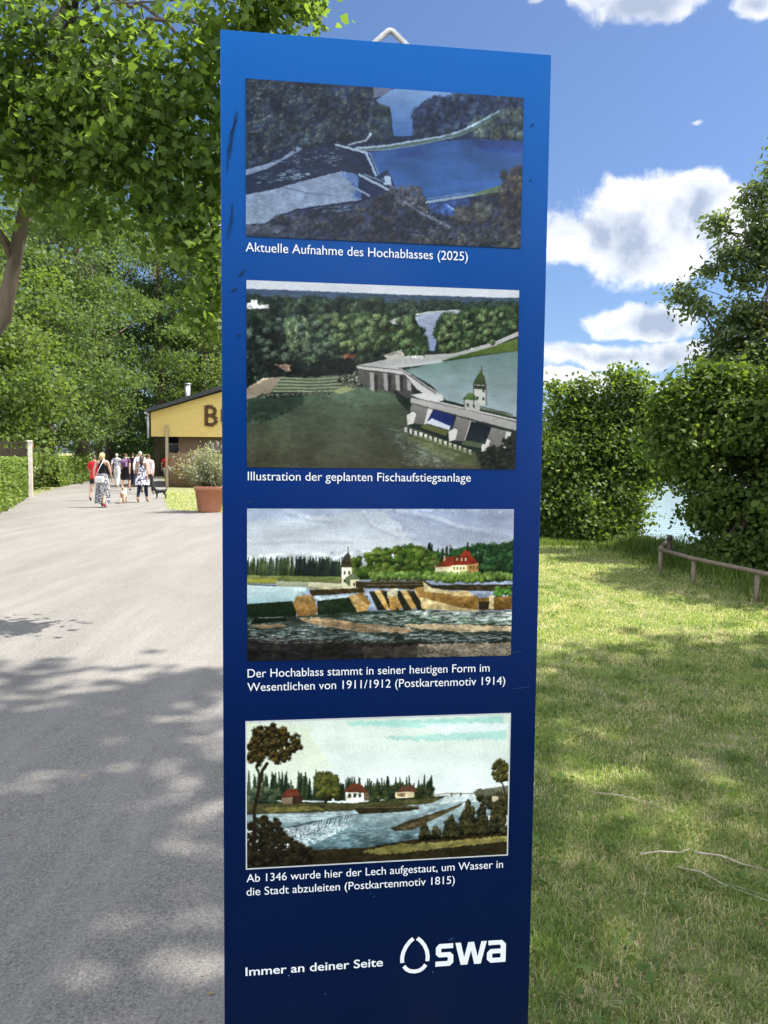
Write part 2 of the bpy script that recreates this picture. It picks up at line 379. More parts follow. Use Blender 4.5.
mb = MB(); mb.tube([(-4.8, 2.6, 4.2), (-4.8, 2.6, 5.40)], .15, 12); mb.lathe([(.0, 5.425), (.19, 5.425), (.19, 5.47), (0, 5.47)], (-4.8, 2.6, -.02), 12); mb.build('chimney', galv, rf)
mb = MB(); mb.tube([(-6.2, -.3, 3.70), (-6.2, 10, 3.70)], .07, 8); mb.tube([(-6.12, -.1, 3.66), (-6.12, -.1, 2.45)], .06, 8); mb.build('gutter', greyp, rf)
mb = MB(); mb.box((.5, .75, 1.27), (10.6, .12, 2.53)); mb.box((-5.93, 6.4, 1.9), (.12, 7.4, 3.7)); mb.box((5.93, 5.1, 1.9), (.12, 9.8, 3.7)); mb.box((0, 9.95, 1.9), (11.7, .12, 3.7)); mb.build('wall', brown, PV)
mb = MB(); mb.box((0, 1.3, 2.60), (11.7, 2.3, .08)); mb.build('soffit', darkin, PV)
mb = MB(); mb.box((-1.0, .665, 2.08), (4.6, .04, .62)); sh = mb.build('shutter', mat('grey_shutter', (.26,.22,.18), (.2,.17,.14), 4, .6), PV)
mb = MB(); mb.box((-5.3, 2.1, 1.15), (.95, .07, 2.2)); dr = mb.build('door', mat('door_frame', (.28,.30,.30), (.22,.24,.24), 5, .5), PV)
mb = MB(); mb.box((-5.3, 2.06, 1.3), (.72, .02, 1.7)); mb.build('pane', glassm, dr)
mb = MB(); mb.box((-5.17, -.13, 1.56), (.13, .13, 3.12), bev=.01); mb.build('post', mat('pale_post', (.40,.32,.19), (.30,.23,.13), 6, .8), PV)
for x in (-1.6, 2.2, 5.7):
    mb = MB(); mb.box((x, .25, 1.27), (.14, .14, 2.53), bev=.01); mb.build('post', MATS['pale_post'], PV)
mb = MB()
for k in range(88): mb.tube([(-5.02+k*.083, -.1+.01*random.random(), .02), (-5.02+k*.083+random.uniform(-.01, .01), -.1, 1.74+random.uniform(-.03, .03))], .038, 5)
mb.box((1.4-2.8, -.03, .4), (7.2, .04, .05)); mb.box((-1.4, -.03, 1.45), (7.2, .04, .05)); mb.build('reed_screen', bamb, PV)
# letters of short planks, B and O
def letter(strokes, x, z, s):
    mb = MB()
    for (x0, z0, x1, z1) in strokes:
        L = math.hypot(x1-x0, z1-z0); mb.box((x+(x0+x1)/2*s, -.035, z+(z0+z1)/2*s), (L*s+.03, .05, .17), ry=-math.atan2(z1-z0, x1-x0))
    return mb
B_ = [(0, .04, 0, 1)]
letter([(0, .0, 0, 1.0), (.07, .95, .34, .93), (.38, .89, .48, .70), (.47, .64, .34, .54), (.07, .5, .3, .5), (.36, .45, .52, .32), (.52, .25, .42, .07), (.07, .04, .37, .03)], -3.20, 3.13, .98).build('letter', lett, gb)
letter([(0, .2, 0, .8), (.03, .86, .2, .98), (.27, .98, .43, .86), (.46, .8, .46, .2), (.43, .12, .27, .02), (.2, .02, .03, .12)], -2.38, 3.13, .98).build('letter', lett, gb)

# ------------------------------------------------------------------ hedges, garden fence, gate
def hedge(pts, w, h, label, seed, dens=330, size=.085, group='clipped hedges along the road'):
    p0 = np.array(pts[0]); p1 = np.array(pts[1]); L = np.linalg.norm(p1-p0); u = (p1-p0)/L; nrm = np.array([-u[1], u[0]])
    t = thing('hedge', (*((p0+p1)/2), 0), label, 'hedge', group, math.atan2(u[1], u[0]))
    r = np.random.default_rng(seed); n = int(dens*(L*h*2+L*w+2*w*h))
    # points near the surface of the box
    a = r.uniform(-L/2, L/2, n); b = r.uniform(-w/2, w/2, n); c = r.uniform(.03, h, n)
    k = r.uniform(0, 1, n); wt = np.array([L*h, L*h, L*w, w*h, w*h]); wt = np.cumsum(wt/wt.sum())
    s = np.searchsorted(wt, k); dep = np.abs(r.normal(0, .05, n))
    b = np.where(s == 0, -w/2+dep, np.where(s == 1, w/2-dep, b)); c = np.where(s == 2, h-dep, c); a = np.where(s == 3, -L/2+dep, np.where(s == 4, L/2-dep, a))
    bump = .05*wob(a*3, c*3)+.03*wob(a*7, b*7+c*5); b = b+bump; c = np.maximum(c+.6*bump*(s == 2)+.04*(r.uniform(0, 1, n) > .93), .02)
    out = np.zeros((n, 3)); out[s == 0, 1] = -1; out[s == 1, 1] = 1; out[s == 2, 2] = 1; out[s == 3, 0] = -1; out[s == 4, 0] = 1
    V, F = leaves(np.stack([a, b, c], -1), size, T_quad(.45), .5, out, .1, r)
    link('foliage', np_mesh('foliage', V, F), L_hedge, t)
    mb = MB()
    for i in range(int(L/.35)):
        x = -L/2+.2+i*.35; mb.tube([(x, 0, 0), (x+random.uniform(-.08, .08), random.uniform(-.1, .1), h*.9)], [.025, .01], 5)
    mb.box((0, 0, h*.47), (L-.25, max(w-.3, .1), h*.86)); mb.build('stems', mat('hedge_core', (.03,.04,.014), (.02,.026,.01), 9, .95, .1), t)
    return t
hedge([(-8.6, 15.2), (-12.87, 26.8)], .75, 1.40, 'sunlit trimmed hedge at the left edge, before the brown garden fence', 3)
hedge([(-16.15, 37.2), (-18.6, 47.5)], .9, 1.42, 'far trimmed hedge running behind the walkers in red and black', 4, 260, .11)
fen = mat('fence_boards', (.085,.06,.042), (.05,.036,.026), 5, .85, .2, bump=.3, bscale=12, stretch=(5,5,.6))
grw = mat('weathered_wood', (.36,.32,.27), (.24,.21,.175), 5, .85, .2, bump=.3, bscale=12, stretch=(6,6,.7))
whp = mat('white_post_paint', (.58,.54,.47), (.46,.42,.36), 5, .6)
FE = thing('garden_fence', (-14.9, 28.2, 0), 'dark brown board fence with pierced top rail behind the near hedge', 'fence')
mb = MB()
for k in range(22):
    mb.box((-2.6+k*.205, 0, .86), (.19, .025, 1.66))
mb.build('board_panel', fen, FE)
mb = MB(); mb.box((-.4, 0, 1.73), (4.7, .05, .07)); mb.box((-.4, 0, 1.98), (4.7, .06, .07))
for k in range(17): mb.box((-2.6+k*.27, 0, 1.855), (.09, .03, .17))
mb.build('lattice', fen, FE)
for x in (-2.75, -.4):
    mb = MB(); mb.box((x, .06, 1.03), (.11, .09, 2.06)); mb.build('post', fen, FE)
GT = thing('garden_gate', (-12.83, 27.9, 0), 'pale weathered plank gate with white capped post at hedge end', 'gate', rz=rad(114))
mb = MB()
for k in range(8): mb.box((.12+k*.165, 0, .93), (.155, .03, 1.74))
mb.box((.7, .03, .4), (1.3, .03, .09)); mb.box((.7, .03, 1.55), (1.3, .03, .09)); mb.build('leaf', grw, GT)
mb = MB(); mb.box((-.06, 0, 1.0), (.14, .14, 2.0), bev=.012); mb.box((-.06, 0, 2.02), (.2, .2, .06), bev=.02); mb.build('capped_post', whp, GT)
mb = MB(); mb.box((1.55, 0, 1.0), (.14, .14, 2.0), bev=.01); mb.box((1.55, .0, 1.9), (.2, .2, .2), bev=.02); mb.build('post', mat('tan_post', (.38,.26,.14), (.28,.19,.1), 5, .8), GT)

# ------------------------------------------------------------------ planter
terr = mat('terracotta', (.46,.20,.115), (.38,.165,.10), 6, .8, .25, bump=.1, bscale=30)
PP = thing('potted_shrub', (-4.82, 21.2, .004), 'pale feathery shrub in a large terracotta pot beside the road', 'potted plant')
mb = MB(); mb.lathe([(0, 0), (.29, 0), (.32, .04), (.385, .60), (.415, .60), (.425, .70), (.40, .72), (.37, .70), (.36, .64), (0, .64)], n=32); mb.build('pot', terr, PP)
r = np.random.default_rng(5); mb = MB(); P = []
for k in range(110):
    a = r.uniform(0, 2*pi); L = r.uniform(.55, 1.25)*(1 if r.uniform() > .2 else .7); th = r.uniform(.03, 1.05); d_ = np.array([cos(a)*sin(th), sin(a)*sin(th), cos(th)])
    p0 = np.array([cos(a)*.12*r.uniform(), sin(a)*.12*r.uniform(), .66]); p1 = p0+d_*L+np.array([0, 0, -.12*th]); mb.tube([p0, (p0+p1)/2+[0, 0, .05], p1], [.008, .005, .002], 4)
    for q in range(60): P.append(p0+(p1-p0)*r.uniform(.25, 1.03)+r.normal(size=3)*.05)
mb.build('stems', bark_pale, PP); V, F = leaves(np.array(P), .085, T_quad(.2), .35, None, -.5, r); link('foliage', np_mesh('foliage', V, F), L_olive, PP)

# ------------------------------------------------------------------ low rail by the water
wr = mat('rail_wood', (.20,.155,.115), (.125,.095,.07), 8, .7, .3, bump=.2, bscale=18, stretch=(3,3,1))
wrd = mat('rail_wood_backlit', (.09,.07,.055), (.06,.045,.035), 8, .8, .25)  # same wood darkened: the backlit look of the return is in the colour
RL = thing('low_rail', (0, 0, 0), 'low round wooden rail on short posts along the river bank', 'rail')
corner = at(660, 572)[:2]; p2 = at(693, 583)[:2]; p3 = at(756, 600)[:2]; u_ = (p3-corner); p4 = corner+u_*2.05; p5 = corner+u_*3.1; pe = corner+np.array([.55, 1.15])
mb = MB(); zt = .31
mb.tube([(*(corner-u_*.02), zt), (*p2, zt-.005), (*p3, zt), (*p4, zt), (*p5, zt)], .026, 10); mb.build('rail_bar', wr, RL)
for q, h, mt in ((corner, .36, wr), (p2, .275, wr), (p3, .275, wr), (p4, .275, wr), (p5, .275, wr)):
    zz = float(hz(*q)); mb = MB(); mb.tube([(*q, zz-.1), (*q, h)], .027, 10); mb.build('post', mt, RL)
mb = MB(); mb.tube([(*corner, .33), (*pe, .36)], .03, 8); mb.build('rail_bar', wrd, RL)
mb = MB(); mb.tube([(*pe, float(hz(*pe))-.1), (*pe, .40)], .04, 8); mb.build('post', wrd, RL)

# ------------------------------------------------------------------ trees and shrubs
def rel(base_pt, items):
    b = np.array(base_pt, float)
    return [(np.array(c, float)-b, np.array(r, float) if hasattr(r, '__len__') else np.array([r, r, r*.85])) for c, r in items]
# the maple at the left whose boughs hang into the picture
bp = (-5.75, 8.4, 0.0)
tp = [np.array(q)-np.array(bp) for q in ((-5.75, 8.4, 0), (-5.3, 8.3, 1.0), (-4.62, 8.1, 2.1), at(3, 318, 8.0), at(24, 215, 8.0), at(48, 120, 7.9), at(75, 0, 7.8), at(95, -160, 7.8))]
mb_items = [(at(25, 70, 7.6), .95), (at(100, 95, 7.2), .75), (at(165, 110, 7.0), .62), (at(205, 60, 6.9), .55), (at(246, 10, 6.8), .42), (at(276, -16, 6.7), .28), (at(300, 2, 6.7), .1),
            (at(80, -50, 7.6), .6), (at(190, -60, 7.2), .45), (at(-90, 90, 7.8), 1.3), (at(20, 160, 7.6), .45), (at(120, 165, 7.1), .4), (at(188, 165, 6.9), .3),
            (at(205, 205, 6.9), .17), (at(216, 255, 6.9), .16), (at(213, 285, 6.9), .1), (at(228, 160, 7.0), .3), (at(-60, -160, 8.4), .8), (at(250, -50, 7.2), .2), (at(60, 175, 7.3), .35), (at(160, 185, 7.0), .22), (at(148, 222, 7.0), .14), (at(95, 212, 7.1), .15), (at(186, 228, 6.9), .12), (at(205, 318, 6.9), .07), (at(45, 205, 7.4), .14)]
MT = tree('maple_tree', bp, tp, .125, rel(bp, mb_items), 'near maple with lobed leaves hanging over the road from the upper left', None, L_maple, 640, 40, .165, .068, T_maple(), 11, 60,
          bk=bark, upb=.55, flat=.55, shell=.25, droop=.8)
# the tree beside the photographer that shades the panel, the road and the lawn
bp = (7.6, -1.2, 0)
tree('shade_tree', bp, [(0, 0, 0), (-.2, .2, 3), (-.5, .6, 6.4), (-.8, 1.4, 10), (-.9, 1.6, 13)], .26,
     rel(bp, [((5.6, 1.5, 12.0), (3.4, 3.9, 1.8)), ((9.4, 3.6, 12.2), (3.6, 3.7, 1.9)), ((6.6, -1., 13), (3.6, 3, 2)), ((4.3, 3.2, 11.2), (1.6, 2.2, .8)), ((8.6, 5.8, 11.6), (2.4, 2.2, .9)), ((10.2, 6.5, 12.2), (2.2, 1.8, .9)), ((6.3, 3.8, 11.4), (2.6, 1.9, .9)), ((4.9, 5.6, 11.8), (2.2, 1.3, .7)), ((3.0, 4.2, 11.6), (1.6, 1.8, .7))]),
     'tall spreading tree beside the viewer that shades the blue panel', None, L_maple, 420, 44, .26, .17, T_ellip(.42), 21, 30, upb=.9, flat=.45, shell=.15)
def auto_blobs(H, R, z0, seed, n=11):
    r = np.random.default_rng(seed); o = []
    for k in range(n):
        f = (k+.5)/n; z = z0+(H-z0)*f; prof = math.sin(pi*min(1, (.16+.78*f)))**.8; a = k*2.4+r.uniform(-.5, .5); q = R*prof*r.uniform(.4, .62)
        o.append((np.array([cos(a)*q, sin(a)*q, z]), np.array([R*.60*prof+.35, R*.60*prof+.35, (H-z0)*.15+.3])*r.uniform(.8, 1.15)))
    o.append((np.array([0, 0, z0+(H-z0)*.5]), np.array([R*.6, R*.6, (H-z0)*.4])))
    return o
bgt = [  # x, y, height, radius, crown base, leaf, leaves per clump, clumps, label
    (-17.6, 33.0, 10.5, 4.2, 1.0, L_lime, 190, 70, 'bright leafy tree at left rising behind the pale plank gate'),
    (-21.5, 37.0, 13.5, 5.0, 1.5, L_tree, 200, 70, 'broad sunlit tree at far left behind the brown garden fence'),
    (-18.6, 42.5, 15.5, 4.6, 1.2, L_tree, 210, 70, 'full green tree right behind the far trimmed hedge'),
    (-19.6, 50.0, 24, 5.8, 2.0, L_tree, 220, 70, 'tall bright tree in the middle of the row left of the road'),
    (-26.5, 47.0, 23, 6, 2.5, L_tree, 200, 65, 'large tree at the back of the row left of the road'),
    (-18.0, 62.0, 28, 5.6, 2.2, L_dark, 220, 70, 'tall dark tree where the road vanishes behind the walkers'),
    (-13.6, 58.5, 22, 4.2, 2.5, L_lime, 190, 65, 'yellowish green tree just above the left roof corner of the pavilion'),
    (-12.0, 66.0, 25, 4.8, 3.0, L_dark, 200, 65, 'dark tree behind the metal chimney of the pavilion'),
    (-23.5, 66.0, 25.0, 5.5, 2.2, L_dark, 210, 70, 'highest dark tree left of the vanishing road'),
    (-7.5, 64.0, 17.0, 5.0, 2.5, L_tree, 170, 60, 'tree behind the ridge of the pavilion roof'),
    (-1.5, 62.0, 15.0, 4.8, 2.0, L_dark, 150, 60, 'dark tree behind the right half of the pavilion'),
    (-30.0, 58.0, 20.0, 6.0, 2.5, L_tree, 160, 60, 'big tree at the far left of the row by the road'),
    (-21.0, 80.0, 17.0, 6.0, .6, L_dark, 190, 65, 'dense dark tree closing the far end of the road'),
    (-26.0, 88.0, 31.0, 8.5, 1.0, L_tree, 240, 70, 'very tall tree at the back, far left of where the road ends'),
    (-16.0, 90.0, 30.0, 8.0, 1.0, L_dark, 240, 70, 'very tall dark tree at the back, behind the pavilion roof corner'),
    (-29.0, 78.0, 18.0, 6.0, .6, L_dark, 150, 60, 'dense dark tree far back on the left of the road'),
    (-14.0, 78.0, 15.0, 5.0, .6, L_dark, 150, 60, 'dense dark tree far back on the right of the road'),
]
for k, (x, y, H, R, z0, lf, ncl, per, lab) in enumerate(bgt):
    tree('broadleaf_tree', (x, y, 0), [(0, 0, 0), (.1, .05, H*.25), (-.1, .1, H*.5), (.1, 0, H*.9)], .2+.008*H, auto_blobs(H, R, z0, 40+k),
         lab, 'broadleaf trees behind the road and pavilion', lf, int(ncl*.66), int(per*3.3), .78, .17, T_quad(.45), 60+k, 16, upb=.5, flat=.34, shell=.62)
# unseen trees added behind the viewer to give the panel a dark reflection
for k, (x, y, H, R, lab) in enumerate([(-7, -24, 9, 3.6, 'unseen leafy tree added behind the viewer on the road side'), (1.5, -27, 8, 3.8, 'unseen leafy tree added straight behind the viewer'), (9, -23, 9, 4, 'unseen leafy tree added behind the viewer on the river side')]):
    tree('reflection_tree', (x, y, 0), [(0, 0, 0), (0, .1, H*.3), (.1, 0, H*.85)], .22, auto_blobs(H, R, .7, 140+k, 8), lab, 'unseen trees added behind the viewer', L_dark, 70, 60, .6, .34, T_quad(.5), 160+k, 6, upb=.5)

# waterside bush
bp = (3.95, 15.3, 0)
its = [(at(556, 460, 15.2), (.72, .7, .75)), (at(596, 445, 15.4), (.85, .8, .8)), (at(636, 455, 15.2), (.52, .6, .62)), (at(590, 498, 15.0), (.95, .9, .65)), (at(618, 502, 15.0), (.46, .6, .45)), (at(548, 505, 15.0), (.7, .7, .6)),
       (at(645, 474, 15.3), (.22, .3, .2)), (at(662, 462, 15.3), (.16, .2, .18)), (at(575, 425, 15.4), (.5, .5, .35)), (at(612, 428, 15.4), (.5, .5, .35)), (at(640, 420, 15.5), (.3, .3, .3)),
       (at(627, 388, 15.4), (.10, .10, .48)), (at(600, 405, 15.4), (.16, .16, .28)), (at(577, 398, 15.4), (.10, .10, .3)), (at(557, 408, 15.5), (.14, .14, .22)), (at(645, 402, 15.5), (.10, .10, .24)), *[(at(a, b, 15.3), (.05, .05, .22)) for a, b in ((552, 392), (566, 398), (585, 388), (612, 390), (619, 376), (636, 382), (655, 408), (606, 398), (645, 396))], (at(590, 525, 14.8), (.95, .8, .35)), (at(545, 525, 15.0), (.6, .6, .4))]
tree('waterside_bush', bp, [(0, 0, 0), (-.2, 0, .7), (-.3, .1, 1.4), (-.2, .1, 2.2)], .09, rel(bp, its), 'wide sunlit bush right of the panel at the edge of the water', 'shrubs on the river bank', L_bush, 640, 70, .17, .08, T_ellip(.34), 301, 40, cat='bush', flat=.6, shell=.6)
# dark shrubs behind the rail, and the airy ash above them
bp = (5.6, 12.0, -.5)
its = [(at(690, 440, 12.0), (.40, .6, .46)), (at(688, 470, 12.0), (.2, .3, .16)), (at(730, 420, 12.1), (.72, .8, .6)), (at(785, 430, 12.1), (.9, .9, .8)), (at(715, 502, 11.9), (.36, .6, .5)), (at(760, 500, 11.9), (.8, .8, .7)), (at(735, 552, 11.6), (.48, .6, .4)), (at(800, 545, 11.4), (.9, .9, .5)),
       (at(668, 428, 12.1), (.25, .3, .3)), (at(700, 395, 12.2), (.35, .35, .22)), (at(750, 385, 12.2), (.4, .4, .25)), *[(at(a, b, 12.0), (.06, .06, .16)) for a, b in ((668, 398), (681, 384), (705, 376), (726, 370), (744, 366), (656, 425), (690, 398)  )], (at(716, 565, 11.4), (.3, .4, .3)), (at(770, 580, 11.0), (.6, .5, .3))]
tree('bank_shrub', bp, [(0, 0, 0), (.1, 0, .8), (.3, .1, 1.8), (.3, .1, 2.9)], .11, rel(bp, its), 'dark dense shrub at right edge behind the low wooden rail', 'shrubs on the river bank', L_bush, 700, 66, .17, .08, T_ellip(.36), 311, 40, cat='bush', flat=.6, shell=.55)
bp = (6.5, 9.4, -.7)
tree('bank_shrub', bp, [(0, 0, 0), (.1, 0, 1.8), (.2, .3, 3.6), (.5, .6, 6.0)], .1, rel(bp, [((6.5, 9.5, 2.6), (1.1, 1.2, 1.1)), ((6.9, 9.6, 4.2), (1.0, 1.3, .9)), ((7.0, 11.2, 3.6), (1.0, .9, 1.2)), ((7.1, 10.4, 5.6), (1.0, 1.3, .9)), ((6.3, 8.3, 1.8), (.9, .9, .9)), ((6.0, 9.4, 1.0), (.9, 1.4, .6))]),
     'taller shrub on the bank just beyond the right edge that shades the rail', 'shrubs on the river bank', L_bush, 520, 50, .2, .11, T_ellip(.4), 331, 20, cat='bush', flat=.6, shell=.4)
bp = (6.72, 13.4, -.7)
its = [(at(682, 292, 13.3), (.2, .25, .16)), (at(700, 305, 13.3), (.26, .3, .18)), (at(722, 222, 13.4), (.2, .3, .16)), (at(730, 250, 13.3), (.3, .3, .28)), (at(714, 268, 13.3), (.18, .3, .13)), (at(758, 200, 13.4), (.22, .3, .45)), (at(748, 270, 13.4), (.3, .3, .3)), (at(740, 312, 13.4), (.42, .4, .3)),
       (at(768, 250, 13.4), (.35, .4, .4)), (at(768, 320, 13.4), (.5, .5, .45)), (at(722, 335, 13.3), (.35, .3, .22)), (at(742, 350, 13.2), (.4, .4, .3)), (at(765, 345, 13.3), (.5, .5, .4)), (at(760, 235, 13.4), (.3, .4, .35)), (at(800, 230, 13.6), (.6, .6, .6)), (at(810, 310, 13.6), (.8, .8, .8)), (at(775, 190, 13.4), (.3, .3, .3)), (at(790, 150, 13.6), (.5, .5, .5)), (at(715, 360, 13.2), (.4, .4, .25)), (at(760, 365, 13.2), (.55, .5, .3)), (at(850, 270, 13.8), (1, 1, 1.2))]
tree('ash_tree', bp, [(0, 0, 0), (.02, 0, 1.4), (-.05, 0, 3.0), (.0, .05, 4.6), (.08, .05, 6.6)], .085, rel(bp, its), 'slender airy tree rising at the right edge against the clouds', None, L_ash, 600, 40, .13, .085, T_ellip(.26), 321, 26, flat=.6, shell=.3, droop=.6)
# wood along the far bank, one mass
r = np.random.default_rng(77); bl = []
for k in range(150):
    x = -60+k*2.2+r.uniform(-1, 1); H = r.uniform(8, 15); bl.append((np.array([x, 178+r.uniform(0, 14), 1+H*.5]), np.array([3.4, 3.4, H*.5])))
me, _ = crown_mesh(bl, 2600, 16, 1.2, 1.3, T_quad(.5), .5, .3, 78, .7, .5); tag(link('far_wood', me, L_dark), 'far wood along the opposite river bank', 'trees', kind='stuff')

# ------------------------------------------------------------------ people and dogs
def skinned(name, joints, edges, radii, root=0, sub=2, mt=None, parent=None):
    me = bpy.data.meshes.new(name); me.from_pydata([tuple(map(float, j)) for j in joints], edges, []); o = bpy.data.objects.new(name, me); COL.objects.link(o)
    md = o.modifiers.new('skin', 'SKIN'); md.use_smooth_shade = True
    if not me.skin_vertices: raise RuntimeError('no skin layer')
    for i, rr in enumerate(radii):
        v = me.skin_vertices[0].data[i]; v.radius = rr if hasattr(rr, '__len__') else (rr, rr); v.use_root = (i == root)
    ms = o.modifiers.new('sub', 'SUBSURF'); ms.levels = sub; ms.render_levels = sub
    bpy.context.view_layer.update(); dg = bpy.context.evaluated_depsgraph_get()
    m2 = bpy.data.meshes.new_from_object(o.evaluated_get(dg)); o.modifiers.clear(); o.data = m2; m2.name = name
    bpy.data.meshes.remove(me)
    m2.materials.clear(); m2.materials.append(mt); m2.polygons.foreach_set('use_smooth', np.ones(len(m2.polygons), bool))
    if parent is not None: o.parent = parent
    return o
def skinmat(name, c): return mat(name, c, tuple(x*.85 for x in c), 9, .55, .35)
def cloth(name, c1, c2=None, scale=9, contrast=False):
    if name in MATS: return MATS[name]
    if not contrast: return mat(name, c1, c2, scale, .9, .15, bump=.2, bscale=30)
    m, g, p = base(name); oc = g.new('ShaderNodeTexCoord').outputs['Object']
    n_ = g.noise(oc, scale, 2, .5); g.put(p.inputs['Base Color'], g.mix(g.ss(n_, .47, .53), c1, c2)); p.inputs['Roughness'].default_value = .9
    MATS[name] = m; return m
def person(loc, H, label, top, legs, shoes, hair, hairlen, skin_c, seed, heading=0, sleeve=.5, toprange=(.93, 1.47), skirt=None, trouser=None, lean=0, phase=1, strap_top=False):
    """a person walking away; joints for 1.70 m, scaled"""
    s = H/1.70; t = thing('person', loc, label, 'person', 'people walking away down the road', heading); r = np.random.default_rng(seed)
    ph = phase; J = []; R = []; E = []; tags = []
    def j(p, rr, par=None, tg='torso'):
        J.append((p[0], p[1]+lean*max(0, p[2]-.95), p[2])); R.append(tuple(np.array(rr if hasattr(rr, '__len__') else (rr, rr))*s)); tags.append(tg)
        if par is not None: E.append((par, len(J)-1))
        return len(J)-1
    pel = j((0, 0, .94), (.135, .10)); sp = j((0, .01, 1.12), (.118, .085), pel); ch = j((0, 0, 1.31), (.145, .095), sp); nb = j((0, -.01, 1.445), (.07, .06), ch); nk = j((0, .0, 1.51), .047, nb, 'head')
    hd = j((0, .015, 1.60), (.075, .088), nk, 'head'); j((0, .01, 1.665), (.058, .07), hd, 'head'); j((0, .105, 1.585), .013, hd, 'head')
    for sd in (-1, 1):
        sw = sd*ph
        sh = j((sd*.165, -.01, 1.40), .052, ch, 'arm'); el = j((sd*.215, -.03+.07*sw, 1.13), .037, sh, 'arm'); wr_ = j((sd*.21, .05+.15*sw, .91), .026, el, 'fore'); pm = j((sd*.208, .07+.17*sw, .835), (.03, .018), wr_, 'hand')
        for q, (dx, L) in enumerate(((-.026, .075), (-.009, .085), (.009, .08), (.026, .062))):
            j((sd*.206, .078+.17*sw+dx, .835-L), .0085, pm, 'hand')
        j((sd*.185, .115+.17*sw, .80), .010, pm, 'hand')
        hp = j((sd*.085, 0, .87), .088, pel, 'thigh')
        kn = j((sd*.095, .10*-sw+.03, .50), .056, hp, 'thigh'); an = j((sd*.10, (.18 if sw < 0 else -.22), .09+(0 if sw < 0 else .05)), .037, kn, 'shin')
        j((sd*.115, J[an][1]+.13, .035+(0 if sw < 0 else 0)), (.036, .026), an, 'foot')
    J = [np.array(q)*s for q in J]
    body = skinned('body', J, E, R, pel, 2, skinmat('skin_%d' % int(skin_c[0]*100), skin_c), t)
    me = body.data; n = len(me.vertices); V = np.empty(n*3, np.float32); me.vertices.foreach_get('co', V); V = V.reshape(-1, 3)
    N = np.empty(n*3, np.float32); me.vertices.foreach_get('normal', N); N = N.reshape(-1, 3)
    # nearest bone of each skin point
    best = np.full(n, 9.); tg = np.zeros(n, int); names = ['torso', 'head', 'arm', 'fore', 'hand', 'thigh', 'shin', 'foot']
    for a, b in E:
        A, B = J[a], J[b]; u = B-A; q = np.clip(((V-A) @ u)/(u @ u), 0, 1)[:, None]; dd = np.linalg.norm(V-(A+u*q), axis=1)-.5*R[b][0]
        k = dd < best; best[k] = dd[k]; tg[k] = names.index(tags[b])
    P = [tuple(p.vertices) for p in me.polygons]
    def shell(name, mask, off, m):
        F = [f for f in P if all(mask[i] for i in f)]
        if not F: return
        use = sorted({i for f in F for i in f}); ix = {v: k for k, v in enumerate(use)}
        b_ = MB(); b_.add(V[use]+N[use]*off, [[ix[i] for i in f] for f in F], True); return b_.build(name, m, t)
    z = V[:, 2]/s; isT = np.isin(tg, [0]); arm = tg == 2; fore = tg == 3
    hi = toprange[1]; tm = ((isT | (tg == 5)) & (z > toprange[0]) & (z < hi)) | (arm & (z > 1.40-.28*sleeve)) | ((fore) & (sleeve > 1.2))
    if strap_top: tm = isT & (z > toprange[0]) & (z < 1.43) & ((z < 1.32) | (np.abs(V[:, 0]/s) < .12))
    shell('top', tm, .014*s, top)
    if trouser: shell('trousers', np.isin(tg, [5, 6, 0]) & (z < 1.0) & (z > trouser) , .012*s, legs)
    if skirt:
        w0, hem, fl = skirt; mb = MB(); nn = 40; prof = []
        for i in range(9):
            f = i/8; zz = (w0+(hem-w0)*f)*s; rx = (.14+.035*min(1, f*3)+fl*f)*s; ry = (.105+.03*min(1, f*3)+fl*f*1.15)*s
            prof.append([((rx+.016*f*s*sin(k*7*2*pi/nn+seed))*cos(2*pi*k/nn), (ry+.016*f*s*sin(k*7*2*pi/nn+seed))*sin(2*pi*k/nn), zz) for k in range(nn)])
        vs = [q for p_ in prof for q in p_]; fs = [(i*nn+k, i*nn+(k+1) % nn, (i+1)*nn+(k+1) % nn, (i+1)*nn+k) for i in range(8) for k in range(nn)]
        mb.add(vs, fs, True); mb.build('skirt', legs, t)
    for sd in (-1, 1): shell('shoe', (tg == 7) & (np.sign(V[:, 0]) == sd), .008*s, shoes)
    hz_ = J[hd][2]/s; hm = (tg == 1) & (z > hz_-.07) & ((V[:, 1] < J[hd][1]+.02*s) | (z > hz_+.055)); ho = shell('hair', hm, .022*s, hair)
    if hairlen:
        mb = MB(); y0 = J[hd][1]-.075*s; mb.tube([(0, y0+.02, (hz_+.05)*s), (0, y0-.015, (hz_-.04)*s), (0.005, y0-.02, (hz_-.04-hairlen*.6)*s), (0, y0-.01, (hz_-.04-hairlen)*s)], [.05*s, .075*s, .06*s, .02*s], 10); mb.build('hair', hair, t)
    return t
W_ = cloth
bl_h = mat('blonde_hair', (.52,.36,.17), (.38,.25,.11), 20, .6, .3); br_h = mat('dark_brown_hair', (.035,.02,.014), (.06,.035,.022), 20, .5, .4); gr_h = mat('grey_hair', (.45,.44,.42), (.3,.29,.28), 20, .7, .3); au_h = mat('auburn_hair', (.13,.06,.035), (.08,.035,.02), 20, .6, .3)
blk = W_('black_cloth', (.012,.012,.015), (.02,.02,.024)); fair = (.56,.33,.23); tan = (.44,.25,.165)
def foot(px, py): q = at(px, py); return (q[0], q[1], .004)
person(foot(103, 507.5), 1.64, 'blonde woman in black tank top and long patterned skirt walking away', blk, W_('zigzag_skirt', (.05,.05,.06), (.34,.33,.34), 22, True), mat('pink_shoe', (.55,.06,.16), None, 9, .6), bl_h, .12, fair, 1, sleeve=.0, skirt=(1.04, .13, .06), strap_top=True)
